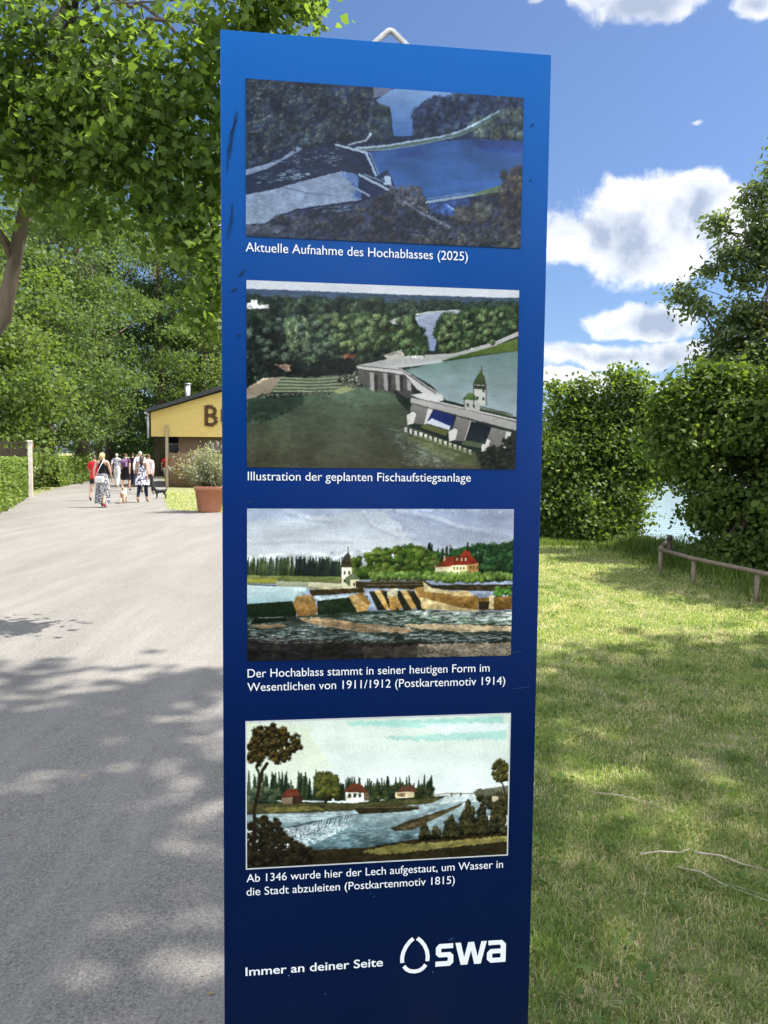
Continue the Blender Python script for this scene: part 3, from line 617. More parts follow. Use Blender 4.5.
person(foot(95, 501), 1.56, 'person in loose red t-shirt and bare legs left of the blonde woman', W_('red_cloth', (.62,.035,.04), (.5,.03,.035)), W_('dark_shorts', (.03,.025,.03)), mat('dark_shoe', (.05,.04,.035), None, 9, .7), br_h, 0, tan, 2, sleeve=.8, toprange=(.80, 1.47), trouser=.62, phase=-1)
person(foot(117, 488), 1.68, 'grey haired walker in pale patterned shirt and white trousers', W_('pale_print_cloth', (.62,.58,.60), (.28,.24,.33), 17, True), W_('white_trousers', (.68,.67,.64), (.6,.59,.56)), mat('white_shoe', (.6,.58,.55), None, 9, .7), gr_h, 0, fair, 3, sleeve=.9, toprange=(.84, 1.47), trouser=.12)
person(foot(126, 491), 1.66, 'woman in dark knee length dress carrying a purple backpack', W_('plum_cloth', (.10,.035,.09), (.07,.025,.065)), W_('black_dress', (.014,.011,.016)), mat('black_shoe', (.015,.015,.015), None, 9, .6), au_h, 0, fair, 4, sleeve=.5, skirt=(1.05, .50, .03), phase=-1)
person(foot(133, 487.5), 1.70, 'walker all in black between the purple backpack and the floral dress', blk, blk, MATS['black_shoe'], br_h, 0, tan, 5, sleeve=.9, trouser=.12)
person(foot(142.5, 502.5), 1.58, 'dark haired woman in white and navy floral dress over navy leggings', W_('white_floral', (.72,.70,.70), (.05,.055,.12), 15, True), W_('white_floral', (1,1,1)), MATS['pink_shoe'] if False else mat('tan_shoe', (.35,.2,.13), None, 9, .7), br_h, .30, tan, 6, sleeve=.0, skirt=(1.04, .62, .07), trouser=.2, phase=-1)
for o in list(bpy.data.objects):
    if o.name.startswith('trousers') and o.parent and 'floral' in o.parent.get('label', ''): o.data.materials[0] = W_('navy_leggings', (.018,.02,.04))
person(foot(140.5, 493), 1.76, 'tall grey haired man in white shirt ahead of the floral dress', W_('white_shirt', (.74,.72,.70), (.66,.64,.62)), W_('grey_trousers', (.05,.05,.055)), MATS['black_shoe'], gr_h, 0, fair, 7, sleeve=1.3, trouser=.12)
person(foot(149, 494.5), 1.62, 'person in pale pink shirt at the right of the walking group', W_('pink_shirt', (.72,.46,.42), (.74,.66,.62), 5, True), MATS['grey_trousers'], MATS['dark_shoe'], au_h, 0, fair, 8, sleeve=1.3, toprange=(.84, 1.47), trouser=.12, phase=-1)
q = at(163, 489); person((-11.35, 40.1, .0), 1.70, 'person in red top standing in the shade beside the pavilion post', W_('red_cloth', (.6,.04,.05)), W_('white_shorts', (.5,.48,.46)), MATS['black_shoe'], br_h, 0, tan, 9, sleeve=.6, trouser=.55)
# things the walkers carry
c = np.array(foot(103, 507.5)); BG = thing('shoulder_bag', c+[-.02, -.19, .80], 'white shoulder bag hanging behind the blonde woman', 'bag')
mb = MB(); mb.box((0, 0, .02), (.26, .09, .20), bev=.03); mb.build('pouch', W_('white_leather', (.72,.70,.66)), BG)
mb = MB(); mb.tube([(-.11, .02, .11), (-.02, .04, .35), (.08, .07, .55), (.10, .15, .605)], .011, 6); mb.build('strap', MATS['white_leather'], BG)
c = np.array(foot(126, 491)); BK = thing('backpack', c+[0, -.20, 1.06], 'small purple backpack on the woman in the dark dress', 'backpack')
mb = MB(); mb.box((0, 0, .16), (.27, .14, .36), bev=.05); mb.build('pack', W_('purple_canvas', (.15,.07,.17), (.3,.2,.3), 14, True), BK)
mb = MB(); mb.box((0, -.085, .10), (.2, .04, .17), bev=.02); mb.build('pocket', W_('purple_pocket', (.11,.05,.13)), BK)
for sd in (-1, 1):
    mb = MB(); mb.tube([(sd*.09, .07, .02), (sd*.12, .16, .12), (sd*.10, .25, .30), (sd*.085, .18, .365), (sd*.07, .07, .33)], .015, 6); mb.build('strap', MATS['purple_pocket'], BK)
def dog(loc, h, heading, label, fur, seed, ear=1):
    s = h/.40; t = thing('dog', loc, label, 'dog', 'dogs with the walkers', heading); J = []; R = []; E = []
    def j(p, r_, par=None):
        J.append(np.array(p)*s); R.append((r_*s, r_*s)); 
        if par is not None: E.append((par, len(J)-1))
        return len(J)-1
    a = j((0, .0, .29), .072); b = j((0, .16, .28), .088, a); n_ = j((0, .24, .36), .05, b); hd = j((0, .29, .42), .055, n_); mz = j((0, .37, .395), .028, hd); j((0, .40, .392), .018, mz)
    rp = j((0, -.15, .30), .075, a); t1 = j((0, -.23, .38), .02, rp); j((0, -.24, .47), .012, t1)
    for sd in (-1, 1):
        e = j((sd*.035, .275, .47), .018, hd); j((sd*.045, .27, .50), .008, e)
        f1 = j((sd*.055, .17, .20), .032, b); f2 = j((sd*.055, .15, .10), .02, f1); f3 = j((sd*.055, .17, .02), .018, f2); j((sd*.055, .205, .014), .016, f3)
        k1 = j((sd*.055, -.12, .20), .042, rp); k2 = j((sd*.055, -.20, .12), .022, k1); k3 = j((sd*.055, -.18, .02), .018, k2); j((sd*.055, -.145, .014), .016, k3)
    skinned('body', J, E, R, 0, 2, fur, t)
    return t
dog(foot(123.5, 503.5), .40, rad(8), 'small white and tan dog trotting between the walking women', W_('tan_fur', (.62,.55,.46), (.42,.24,.12), 7, True), 1)
dog(foot(161, 498.5), .36, rad(95), 'small black dog at the edge of the grass patch by the planter', mat('black_fur', (.012,.011,.011), (.02,.02,.02), 20, .8), 2)

# ================================================================== THE INFORMATION PANEL
PX, PY, PYAW = -.29498, 1.39864, .123135     # left front edge and yaw; width .60
ST = thing('info_panel', (PX, PY, 0), 'tall blue information panel with four printed river pictures and white captions', 'information panel', rz=PYAW)
# panel space: x along the face from its left edge, y into the panel, z up (eye height 1.5)
m, g, p = base('panel_paint'); oc = g.new('ShaderNodeTexCoord').outputs['Object']
sx = g.new('ShaderNodeSeparateXYZ'); g.put(sx.inputs[0], oc)
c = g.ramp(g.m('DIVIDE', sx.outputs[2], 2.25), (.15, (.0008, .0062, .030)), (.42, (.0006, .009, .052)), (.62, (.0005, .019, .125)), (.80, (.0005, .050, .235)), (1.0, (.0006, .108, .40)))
dirt = g.ss(g.noise(oc, 7, 6, .65), .55, .8); c = g.mix(g.m('MULTIPLY', dirt, .05), c, (.05, .06, .07))
vs_ = g.new('ShaderNodeTexVoronoi'); vs_.inputs['Scale'].default_value = 38; g.put(vs_.inputs['Vector'], oc); c = g.mix(g.m('MULTIPLY', g.m('LESS_THAN', vs_.outputs[0], .045), g.m('GREATER_THAN', g.noise(oc, 11, 2), .56)), c, (.12, .17, .24))
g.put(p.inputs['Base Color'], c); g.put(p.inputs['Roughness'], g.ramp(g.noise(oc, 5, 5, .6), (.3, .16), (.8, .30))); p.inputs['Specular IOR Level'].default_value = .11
b = g.new('ShaderNodeBump'); b.inputs['Strength'].default_value = .04; b.inputs['Distance'].default_value = .02; g.put(b.inputs['Height'], g.noise(oc, 3, 2)); g.l.new(b.outputs[0], p.inputs['Normal'])
paint = m
steel = mat('panel_back', (.006,.02,.06), (.004,.015,.045), 6, .4, .4)
mb = MB(); mb.box((.30, .0215, 1.124), (.60, .034, 2.248), bev=.002); mb.build('body', steel, ST)
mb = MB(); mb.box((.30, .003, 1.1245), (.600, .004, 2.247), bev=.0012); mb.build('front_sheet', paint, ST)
mb = MB(); mb.box((.30, .02, .03), (.72, .30, .05), bev=.01); mb.build('base_plate', greyp, ST)
mb = MB(); pts = [(.271, .02, 2.235), (.273, .02, 2.254)]+[(.3035+.0085*cos(a)-.0005, .02, 2.2695+.0085*sin(a)) for a in np.linspace(rad(138), rad(42), 7)]+[(.334, .02, 2.254), (.336, .02, 2.235)]
mb.tube(pts, .0055, 10); mb.build('lifting_loop', mat('worn_galvanised', (.62,.62,.60), (.40,.38,.35), 60, .5, .5, .35, detail=6), ST)
scm = mat('scuff', (.003,.020,.062), (.004,.034,.12), 60, .7, .2)
r = np.random.default_rng(31)
def scuff(u, z, L, w, ang):
    mb = MB(); n = 9; a = []; b_ = []
    for i in range(n):
        t_ = i/(n-1)-.5; ww = w*(1-(2*t_)**2)*r.uniform(.25, 1.2)+.0003; x = u+cos(ang)*L*t_+r.normal()*.0008; zz = z+sin(ang)*L*t_
        a.append((x-ww*sin(ang), -.0006, zz+ww*cos(ang))); b_.append((x+ww*sin(ang), -.0006, zz-ww*cos(ang)))
    mb.add(a+b_[::-1], [tuple(range(2*n))][0:0] or [(i, i+1, 2*n-2-i, 2*n-1-i) for i in range(n-1)]); mb.build('scuff_mark', scm, ST)
for a in ((.020, 2.072, .085, .0022, 1.35), (.0165, 2.04, .07, .0014, 1.4), (.024, 2.085, .05, .001, 1.2), (.018, 1.925, .055, .0022, 1.5), (.036, 1.83, .018, .0025, .9), (.012, 1.90, .03, .0012, 1.5), (.022, 1.80, .014, .003, .6), (.03, 1.72, .012, .002, .3),
          (.566, 2.12, .008, .0015, 1.), (.565, 2.02, .006, .0015, .2), (.555, 1.13, .03, .0016, .15), (.57, 1.06, .035, .0014, .1), (.575, 1.52, .012, .001, .6), (.44, .56, .012, .004, .2), (.05, 1.42, .02, .0012, .5)): scuff(*a)

# ------------------------------------------------------------------ printed pictures, painted in code on a fine mesh
class Cv:
    """a small painter: canvas of 768 columns, colours 0..255 as printed"""
    def __init__(s, h, col, seed): s.h = h; s.w = 768; s.a = np.zeros((h, 768, 3))+np.array(col, float); s.r = np.random.default_rng(seed)
    def noise(s, cell, oct=3, ax=1.0):
        o = np.zeros((s.h, s.w)); amp = 1; tot = 0
        for k in range(oct):
            c = max(cell/2**k, 1.2); ny_, nx_ = int(s.h/c)+3, int(s.w/(c*ax))+3; q = s.r.uniform(-1, 1, (ny_, nx_))
            yy = np.arange(s.h)/c; xx = np.arange(s.w)/(c*ax); iy = yy.astype(int); ix = xx.astype(int); fy = (yy-iy)[:, None]; fx = (xx-ix)[None]; fy = fy*fy*(3-2*fy); fx = fx*fx*(3-2*fx)
            o += amp*((q[iy][:, ix]*(1-fx)+q[iy][:, ix+1]*fx)*(1-fy)+(q[iy+1][:, ix]*(1-fx)+q[iy+1][:, ix+1]*fx)*fy); tot += amp; amp *= .6
        return o/tot
    def mask(s, pts, rough=0):
        yy, xx = np.mgrid[0:s.h, 0:s.w].astype(float); yy += .5; xx += .5
        if rough: xx = xx+rough*s.noise(9, 2); yy = yy+rough*s.noise(9, 2)
        m_ = np.zeros((s.h, s.w), bool); P = list(pts)
        for (x0, y0), (x1, y1) in zip(P, P[1:]+P[:1]):
            if y0 == y1: continue
            c = ((yy > min(y0, y1)) & (yy <= max(y0, y1))); xi = x0+(yy-y0)*(x1-x0)/(y1-y0); m_ ^= c & (xx < xi)
        return m_
    def poly(s, pts, col, col2=None, n=0, cell=8, ax=1., alpha=1., rough=0):
        m_ = s.mask(pts, rough)
        if not m_.any(): return m_
        col = np.array(col, float); ys_ = np.where(m_.any(1))[0]; f = np.clip((np.arange(s.h)-ys_[0])/max(1, ys_[-1]-ys_[0]), 0, 1)[:, None, None]
        c = col+(np.array(col2 if col2 is not None else col, float)-col)*f+np.zeros_like(s.a)
        if n: c = c*(1+n*s.noise(cell, 3, ax)[..., None])
        s.a[m_] = s.a[m_]*(1-alpha)+c[m_]*alpha; return m_
    def line(s, pts, w, col, alpha=1.):
        yy, xx = np.mgrid[0:s.h, 0:s.w].astype(float); 
        for (x0, y0), (x1, y1) in zip(pts, pts[1:]):
            dx, dy = x1-x0, y1-y0; t_ = np.clip(((xx-x0)*dx+(yy-y0)*dy)/(dx*dx+dy*dy+1e-9), 0, 1); d_ = np.hypot(xx-x0-t_*dx, yy-y0-t_*dy)
            k = (np.clip(w/2+.5-d_, 0, 1)*alpha)[..., None]; s.a = s.a*(1-k)+np.array(col, float)*k
    def blobs(s, pts, n, r0, r1, cols, lit=.5, ay=1., dark=.55, rough=.35):
        """tree crowns or bushes inside an outline, far ones first"""
        P = np.array(pts, float); lo = P.min(0); hi = P.max(0); mk = s.mask(pts); q = []; n = int(n*1.75)
        while len(q) < n:
            x = s.r.uniform(lo[0], hi[0]); y = s.r.uniform(lo[1], hi[1])
            if 0 <= int(y) < s.h and 0 <= int(x) < s.w and mk[int(y), int(x)]: q.append((y, x))
        for y, x in sorted(q):
            r_ = s.r.uniform(r0, r1)*.74; c = np.array(cols[s.r.integers(len(cols))], float); y0, y1, x0, x1 = int(max(0, y-r_*ay*1.3)), int(min(s.h, y+r_*ay*1.3+1)), int(max(0, x-r_*1.3)), int(min(s.w, x+r_*1.3+1))
            if y1 <= y0 or x1 <= x0: continue
            yy, xx = np.mgrid[y0:y1, x0:x1]; dx = (xx-x)/r_; dy = (yy-y)/(r_*ay); nn = s.r.uniform(-1, 1, (dx.shape[0]//2+1, dx.shape[1]//2+1)).repeat(2, 0).repeat(2, 1)[:dx.shape[0], :dx.shape[1]]*.75+.25*s.r.uniform(-1, 1, dx.shape)
            e = dx*dx+dy*dy+(rough+.45)*nn; m_ = e < 1; L = np.clip(.5-.5*dy-.25*dx*1, 0, 1)
            cc = c*(dark+(1-dark)*L[..., None]*(1+lit)+.34*nn[..., None]); s.a[y0:y1, x0:x1][m_] = np.clip(cc, 0, 255)[m_]
    def spires(s, x0, x1, ybase, h0, h1, n, cols, w=5):
        for x in np.sort(s.r.uniform(x0, x1, n)):
            h = s.r.uniform(h0, h1); c = np.array(cols[s.r.integers(len(cols))], float); yb = ybase(x) if callable(ybase) else ybase
            for yy in range(int(max(0, yb-h)), int(yb)):
                f = (yy-(yb-h))/h; ww = w*(.12+.9*f)*(1+.35*s.r.uniform(-1, 1)); a, b_ = int(max(0, x-ww)), int(min(s.w, x+ww+1))
                if b_ > a: s.a[yy, a:b_] = c*(.65+.5*s.r.uniform(0, 1, b_-a))[:, None]*np.linspace(.8, 1.15, b_-a)[:, None]
    def flecks(s, pts, n, col, lx=(3, 10), ly=1, alpha=.7):
        mk = s.mask(pts); P = np.array(pts, float); lo = P.min(0); hi = P.max(0); k = 0; tries = 0
        while k < n and tries < n*20:
            tries += 1; x = int(s.r.uniform(lo[0], hi[0])); y = int(s.r.uniform(lo[1], hi[1]))
            if 0 <= y < s.h-2 and 0 <= x < s.w and mk[y, x]:
                L = int(s.r.uniform(*lx)); a = alpha*s.r.uniform(.4, 1); s.a[y:y+ly, x:x+L] = s.a[y:y+ly, x:x+L]*(1-a)+np.array(col)*a; k += 1
    def mottle(s, pts, cell, amt, ax=1.):
        m_ = s.mask(pts, 4); s.a[m_] *= (1+amt*s.noise(cell, 3, ax)[..., None])[m_]
    def develop(s, warp=2.2, grain=.07, tone=.10):
        """lens softness, paper grain and uneven tone of a print"""
        yy, xx = np.mgrid[0:s.h, 0:s.w].astype(float); X = np.clip(xx+warp*(s.noise(10, 3)+.5*s.noise(4, 1)), 0, s.w-1.01); Y = np.clip(yy+warp*(s.noise(10, 3)+.5*s.noise(4, 1)), 0, s.h-1.01)
        ix = X.astype(int); iy = Y.astype(int); fx = (X-ix)[..., None]; fy = (Y-iy)[..., None]; ix1 = np.minimum(ix+1, s.w-1); iy1 = np.minimum(iy+1, s.h-1); A = s.a
        B = (A[iy, ix]*(1-fx)+A[iy, ix1]*fx)*(1-fy)+(A[iy1, ix]*(1-fx)+A[iy1, ix1]*fx)*fy
        Bl = B.copy()
        for k in (1, 2): Bl += np.roll(B, k, 0)+np.roll(B, -k, 0)+np.roll(B, k, 1)+np.roll(B, -k, 1)
        B = .75*B+.25*Bl/9
        s.a = np.clip(B*(1+grain*s.r.normal(size=(s.h, s.w, 1))+tone*s.noise(70, 3)[..., None]), 0, 255)
def picture(name, cv, corners, u0, u1, z0, z1, label, border=None, gain=1.0, contrast=1.0, nx=440):
    ny_ = int(nx*(z1-z0)/(u1-u0)); TL, TR, BR, BL = [np.array(c, float) for c in corners]
    v, u = np.mgrid[0:ny_+1, 0:nx+1].astype(float); u /= nx; v /= ny_
    X = (1-v)*((1-u)*TL[0]+u*TR[0])+v*((1-u)*BL[0]+u*BR[0]); Y_ = (1-v)*((1-u)*TL[1]+u*TR[1])+v*((1-u)*BL[1]+u*BR[1])
    X = np.clip(X, 0, cv.w-2); Y_ = np.clip(Y_, 0, cv.h-2); ix = X.astype(int); iy = Y_.astype(int); fx = (X-ix)[..., None]; fy = (Y_-iy)[..., None]; A = np.clip(cv.a, 0, 255)/255
    C = (A[iy, ix]*(1-fx)+A[iy, ix+1]*fx)*(1-fy)+(A[iy+1, ix]*(1-fx)+A[iy+1, ix+1]*fx)*fy
    C = np.clip(.5+(C-.5)*contrast, 0.012, 1)
    C = np.where(C <= .04045, C/12.92, ((C+.055)/1.055)**2.4)*gain
    Vv = np.stack([u0+u*(u1-u0), np.full_like(u, -.0010), z1-v*(z1-z0)], -1).reshape(-1, 3); idx = np.arange((nx+1)*(ny_+1)).reshape(ny_+1, nx+1)
    F = np.stack([idx[1:, :-1], idx[1:, 1:], idx[:-1, 1:], idx[:-1, :-1]], -1).reshape(-1, 4); me = np_mesh(name, Vv, F)
    at_ = me.color_attributes.new('print', 'FLOAT_COLOR', 'POINT'); at_.data.foreach_set('color', np.concatenate([C.reshape(-1, 3), np.ones((C.shape[0]*C.shape[1], 1))], 1).astype(np.float32).ravel())
    if 'print' not in MATS:
        m, g, p = base('print'); a = g.new('ShaderNodeAttribute', attribute_name='print'); g.l.new(a.outputs[0], p.inputs['Base Color']); p.inputs['Roughness'].default_value = .2; p.inputs['Specular IOR Level'].default_value = .15; MATS['print'] = m
    o = link(name, me, MATS['print'], ST); o['label'] = label
    if border:
        mb = MB(); w = .0022; zc, uc = (z0+z1)/2, (u0+u1)/2
        for c_, sz in (((uc, -.0005, z1+w/2), (u1-u0+2*w, .002, w)), ((uc, -.0005, z0-w/2), (u1-u0+2*w, .002, w)), ((u0-w/2, -.0005, zc), (w, .002, z1-z0)), ((u1+w/2, -.0005, zc), (w, .002, z1-z0))): mb.box(c_, sz)
        mb.build('border', border, o)
    return o
white = mat('white_print', (.80,.82,.84), (.76,.78,.81), 30, .3, .4)

# 1: aerial view of the weir
c1 = Cv(477, (36, 44, 66), 1)
c1.a *= 1+.25*c1.noise(30, 3)[..., None]
up_f = [(5, 5), (345, 25), (350, 75), (392, 85), (395, 170), (340, 170), (250, 178), (150, 190), (14, 250)]
c1.poly(up_f, (38, 46, 66), (34, 42, 62), .2); c1.blobs(up_f, 420, 5, 12, [(52, 58, 72), (46, 54, 68), (60, 64, 70), (44, 50, 68), (70, 70, 70), (60, 66, 68)], .45, 1.2)
c1.blobs([(20, 20), (330, 40), (340, 150), (20, 220)], 60, 4, 8, [(86, 82, 76), (76, 82, 80), (74, 74, 76)], .5)
c1.poly([(340, 20), (405, 30), (380, 52), (348, 62)], (128, 122, 138), (112, 116, 140), .1)
c1.poly([(352, 66), (402, 36), (600, 44), (532, 74), (470, 84), (450, 160), (398, 162), (392, 100), (372, 84)], (140, 164, 204), (76, 108, 164), .08, 14, 3)
c1.blobs([(340, 85), (385, 85), (392, 170), (350, 172)], 36, 7, 14, [(52, 60, 62), (40, 48, 60), (66, 72, 66)])
isl = [(452, 95), (482, 66), (560, 54), (660, 52), (752, 57), (750, 168), (600, 166), (640, 128), (555, 160), (470, 166), (448, 140)]
c1.poly(isl, (40, 48, 74)); c1.blobs(isl, 150, 7, 15, [(56, 64, 86), (48, 56, 80), (66, 74, 88), (40, 48, 72)], .55, 1.3); c1.blobs([(610, 120), (740, 80), (745, 165), (620, 165)], 40, 8, 16, [(84, 92, 86), (60, 66, 78), (100, 100, 84)], .5, 1.3)
lake = [(325, 206), (440, 188), (540, 172), (640, 168), (752, 172), (748, 242), (706, 288), (622, 312), (490, 332), (404, 296), (384, 250), (352, 266)]
c1.poly(lake, (56, 84, 136), (64, 102, 160), .10, 16, 4); c1.poly([(600, 168), (752, 172), (748, 205), (640, 200)], (44, 58, 104), (50, 78, 146), .15, 8, 3, .85, 5)
c1.poly([(400, 196), (470, 188), (480, 212), (410, 222)], (44, 66, 130), None, .1, 8, 2, .5, 5)
c1.line([(300, 196), (380, 190), (450, 178), (520, 166), (575, 154), (630, 128), (690, 92)], 13, (88, 104, 96)); c1.line([(300, 193), (380, 186), (450, 174), (520, 162), (570, 150), (625, 124), (682, 94)], 5, (178, 186, 200)); c1.line([(300, 202), (390, 195), (470, 182), (560, 162)], 3, (130, 140, 150))
c1.poly([(14, 252), (100, 226), (148, 190), (160, 196), (128, 226), (60, 252), (14, 268)], (140, 146, 166), None, .15)
c1.poly([(14, 268), (60, 254), (160, 198), (250, 186), (310, 240), (305, 300), (90, 300), (14, 330)], (38, 44, 62), None, .3, 6, 3)
c1.flecks([(60, 230), (250, 190), (260, 235), (80, 290), (20, 300)], 90, (160, 170, 190), (4, 18), 2); c1.flecks([(100, 255), (180, 258), (160, 275), (90, 282)], 40, (200, 206, 220), (5, 16), 2)
sand = [(14, 318), (90, 302), (180, 276), (262, 254), (300, 262), (312, 292), (296, 318), (316, 330), (200, 346), (140, 356), (100, 372), (62, 394), (14, 396)]
c1.poly(sand, (148, 154, 176), (156, 160, 178), .10, 10, 2); c1.line([(110, 296), (170, 312), (235, 318)], 5, (96, 104, 126), .6); c1.poly([(260, 256), (300, 262), (316, 300), (312, 330), (286, 326), (300, 300)], (80, 108, 168), None, .3, 6, 1, .7, 6)
c1.poly([(250, 186), (300, 196), (338, 212), (356, 262), (320, 268), (316, 235), (280, 205)], (30, 36, 54), None, .2)
c1.line([(246, 184), (292, 196), (330, 206)], 5, (190, 196, 210)); c1.line([(326, 206), (352, 264)], 6, (172, 182, 204)); c1.line([(336, 206), (360, 262)], 3, (130, 142, 170)); c1.line([(340, 152), (326, 172), (280, 184)], 5, (168, 170, 172))
c1.poly([(308, 268), (330, 262), (420, 318), (400, 330), (340, 330), (304, 302)], (38, 46, 72), None, .3); c1.line([(308, 264), (350, 284), (410, 316)], 6, (182, 190, 204)); c1.line([(320, 262), (360, 276), (420, 306)], 3, (140, 150, 172)); c1.line([(302, 300), (334, 318)], 4, (168, 176, 192))
c1.poly([(372, 290), (374, 268), (386, 262), (392, 272), (392, 290)], (188, 196, 212)); c1.poly([(378, 266), (384, 246), (390, 266)], (60, 66, 84)); c1.poly([(362, 284), (370, 268), (380, 284)], (80, 88, 110))
low = [(14, 396), (64, 396), (130, 366), (220, 350), (300, 340), (390, 312), (470, 330), (490, 345), (620, 330), (700, 292), (748, 242), (746, 462), (14, 432)]
c1.poly(low, (50, 54, 74), (58, 58, 74), .25); c1.blobs(low, 330, 6, 15, [(56, 58, 72), (50, 54, 70), (66, 64, 68), (62, 62, 74), (74, 68, 64)], .4)
c1.blobs([(385, 300), (470, 295), (485, 340), (400, 350)], 50, 5, 9, [(98, 92, 96), (80, 76, 86)], .4, 1.4)
c1.poly([(14, 400), (60, 396), (120, 400), (110, 418), (14, 425)], (112, 112, 124), None, .3, 4, 2, .6, 6); c1.flecks([(180, 352), (300, 340), (300, 356), (200, 366)], 40, (140, 150, 170), (6, 18), 2, .6)
c1.poly([(490, 340), (600, 325), (610, 356), (560, 372), (500, 365)], (58, 78, 128), None, .4, 5); c1.line([(486, 336), (620, 315), (705, 300)], 7, (160, 168, 178)); c1.line([(486, 327), (610, 308)], 2, (150, 150, 170), .8); c1.poly([(614, 312), (690, 290), (706, 296), (690, 308), (620, 318)], (104, 118, 84), None, .2)
c1.line([(545, 345), (570, 362), (568, 372)], 3, (150, 160, 180)); c1.line([(428, 334), (470, 364), (550, 402)], 6, (120, 118, 130), .8); c1.flecks([(425, 330), (440, 330), (550, 398), (540, 408)], 50, (190, 186, 188), (3, 6), 2)
c1.blobs([(570, 345), (660, 345), (650, 385), (580, 385)], 14, 14, 22, [(84, 78, 72), (76, 74, 72)], .4); c1.blobs([(690, 260), (745, 245), (745, 450), (690, 420)], 40, 8, 16, [(64, 58, 58), (90, 76, 60), (50, 50, 56)], .5, 1.3)
c1.blobs([(480, 430), (745, 410), (745, 458), (480, 445)], 40, 7, 14, [(80, 74, 66), (60, 58, 62)], .5); c1.flecks([(430, 390), (520, 395), (500, 440), (430, 430)], 40, (130, 134, 150), (4, 12), 2, .6)
for P_, cl, am in ((up_f, 34, .55), (low, 30, .5), (isl, 26, .45), (lake, 60, .14), (sand, 14, .16), (up_f, 9, .35), (low, 9, .35), (isl, 8, .35)): c1.mottle(P_, cl, am)
c1.mottle(lake, 5, .06, 6); c1.mottle(sand, 4, .14, 2)
c1.blobs([(20, 20), (330, 40), (390, 90), (340, 160), (20, 235)], 26, 3, 8, [(84, 88, 92), (72, 78, 84), (94, 90, 84), (70, 76, 84)], .6, 1., .3, .6); c1.blobs(low, 16, 3, 6, [(82, 80, 84), (84, 82, 84), (100, 92, 80)], .6, 1., .3, .6)
c1.a = c1.a*(.93, .99, 1.0)+(0, 3, 8); c1.develop(1.7, .06, .10)
cr1 = ((14.6, 13), (750.8, 57.2), (743, 459.7), (15.6, 426.9))

# 2: drawing of the planned fish pass over an aerial photograph
c2 = Cv(569, (40, 50, 44), 2)
c2.poly([(0, 0), (768, 0), (768, 60), (0, 60)], (196, 200, 206), (206, 208, 210), .03, 30, 4)
c2.poly([(0, 36), (220, 44), (420, 52), (768, 62), (768, 120), (0, 120)], (70, 86, 112), (58, 74, 72), .2, 6, 5); c2.flecks([(20, 48), (740, 62), (740, 72), (20, 66)], 160, (120, 128, 130), (4, 14), 1, .5)
fo = [(10, 58), (200, 62), (470, 78), (462, 128), (420, 130), (425, 170), (490, 200), (480, 220), (380, 210), (300, 232), (200, 250), (110, 260), (15, 300)]
c2.poly(fo, (46, 56, 52), (26, 34, 30), .25); c2.blobs(fo, 300, 9, 24, [(50, 64, 50), (40, 54, 44), (56, 68, 52), (34, 44, 40), (66, 78, 58)], .55, 1.05)
c2.blobs([(100, 120), (180, 120), (175, 200), (110, 200)], 22, 12, 22, [(96, 108, 82), (80, 94, 70)], .5); c2.blobs([(250, 110), (440, 110), (440, 200), (260, 200)], 70, 10, 20, [(78, 94, 58), (64, 80, 52), (50, 64, 46)], .55); c2.blobs([(15, 120), (110, 160), (140, 250), (15, 300)], 80, 8, 16, [(34, 42, 36), (26, 34, 30)], .4)
c2.poly([(18, 76), (44, 66), (46, 80), (75, 78), (74, 88), (18, 90)], (190, 192, 190), None, .05); c2.poly([(28, 66), (44, 66), (44, 84), (28, 84)], (214, 214, 212))
c2.poly([(455, 92), (768, 96), (768, 130), (455, 120)], (58, 72, 58), None, .2); c2.blobs([(470, 66), (740, 72), (740, 98), (470, 92)], 130, 5, 9, [(50, 66, 56), (42, 56, 50), (62, 76, 60)], .5)
c2.poly([(456, 112), (480, 100), (560, 94), (600, 96), (540, 108), (530, 130), (515, 170), (508, 200), (486, 198), (470, 140)], (166, 172, 188), (132, 144, 172), .12, 5, 3); c2.line([(460, 104), (490, 97), (560, 93), (620, 95)], 3, (196, 196, 190))
c2.poly([(384, 120), (410, 112), (440, 116), (430, 128), (400, 130)], (184, 182, 176)); c2.blobs([(430, 140), (480, 140), (490, 215), (425, 215)], 26, 9, 15, [(50, 66, 44), (66, 82, 54), (40, 54, 40)])
is2 = [(515, 145), (535, 112), (640, 96), (736, 90), (736, 140), (690, 168), (610, 196), (530, 200), (516, 185)]
c2.poly(is2, (38, 52, 36)); c2.blobs(is2, 110, 11, 24, [(62, 80, 52), (50, 68, 44), (40, 56, 40), (76, 90, 60)], .55, 1.1)
c2.poly([(300, 238), (420, 214), (560, 206), (670, 176), (738, 148), (738, 160), (600, 215), (450, 235), (330, 246)], (178, 176, 170), (170, 170, 164), .06); c2.poly([(528, 226), (560, 216), (660, 190), (736, 166), (736, 200), (640, 210)], (96, 112, 54), (76, 94, 48), .15); c2.poly([(372, 210), (420, 196), (430, 215), (385, 225)], (186, 180, 166))
la2 = [(430, 250), (530, 228), (640, 212), (738, 200), (732, 375), (640, 355), (540, 330), (500, 290)]
c2.poly(la2, (112, 132, 128), (156, 168, 170), .06, 14, 4); c2.poly([(430, 248), (530, 228), (600, 220), (590, 260), (470, 270)], (102, 126, 114), (130, 150, 146), .08, 10, 3, .6, 4); c2.line([(372, 244), (450, 236), (526, 226)], 8, (186, 186, 184))
lo2 = [(14, 318), (120, 312), (260, 300), (345, 292), (400, 300), (440, 345), (440, 400), (520, 430), (620, 470), (640, 520), (14, 520)]
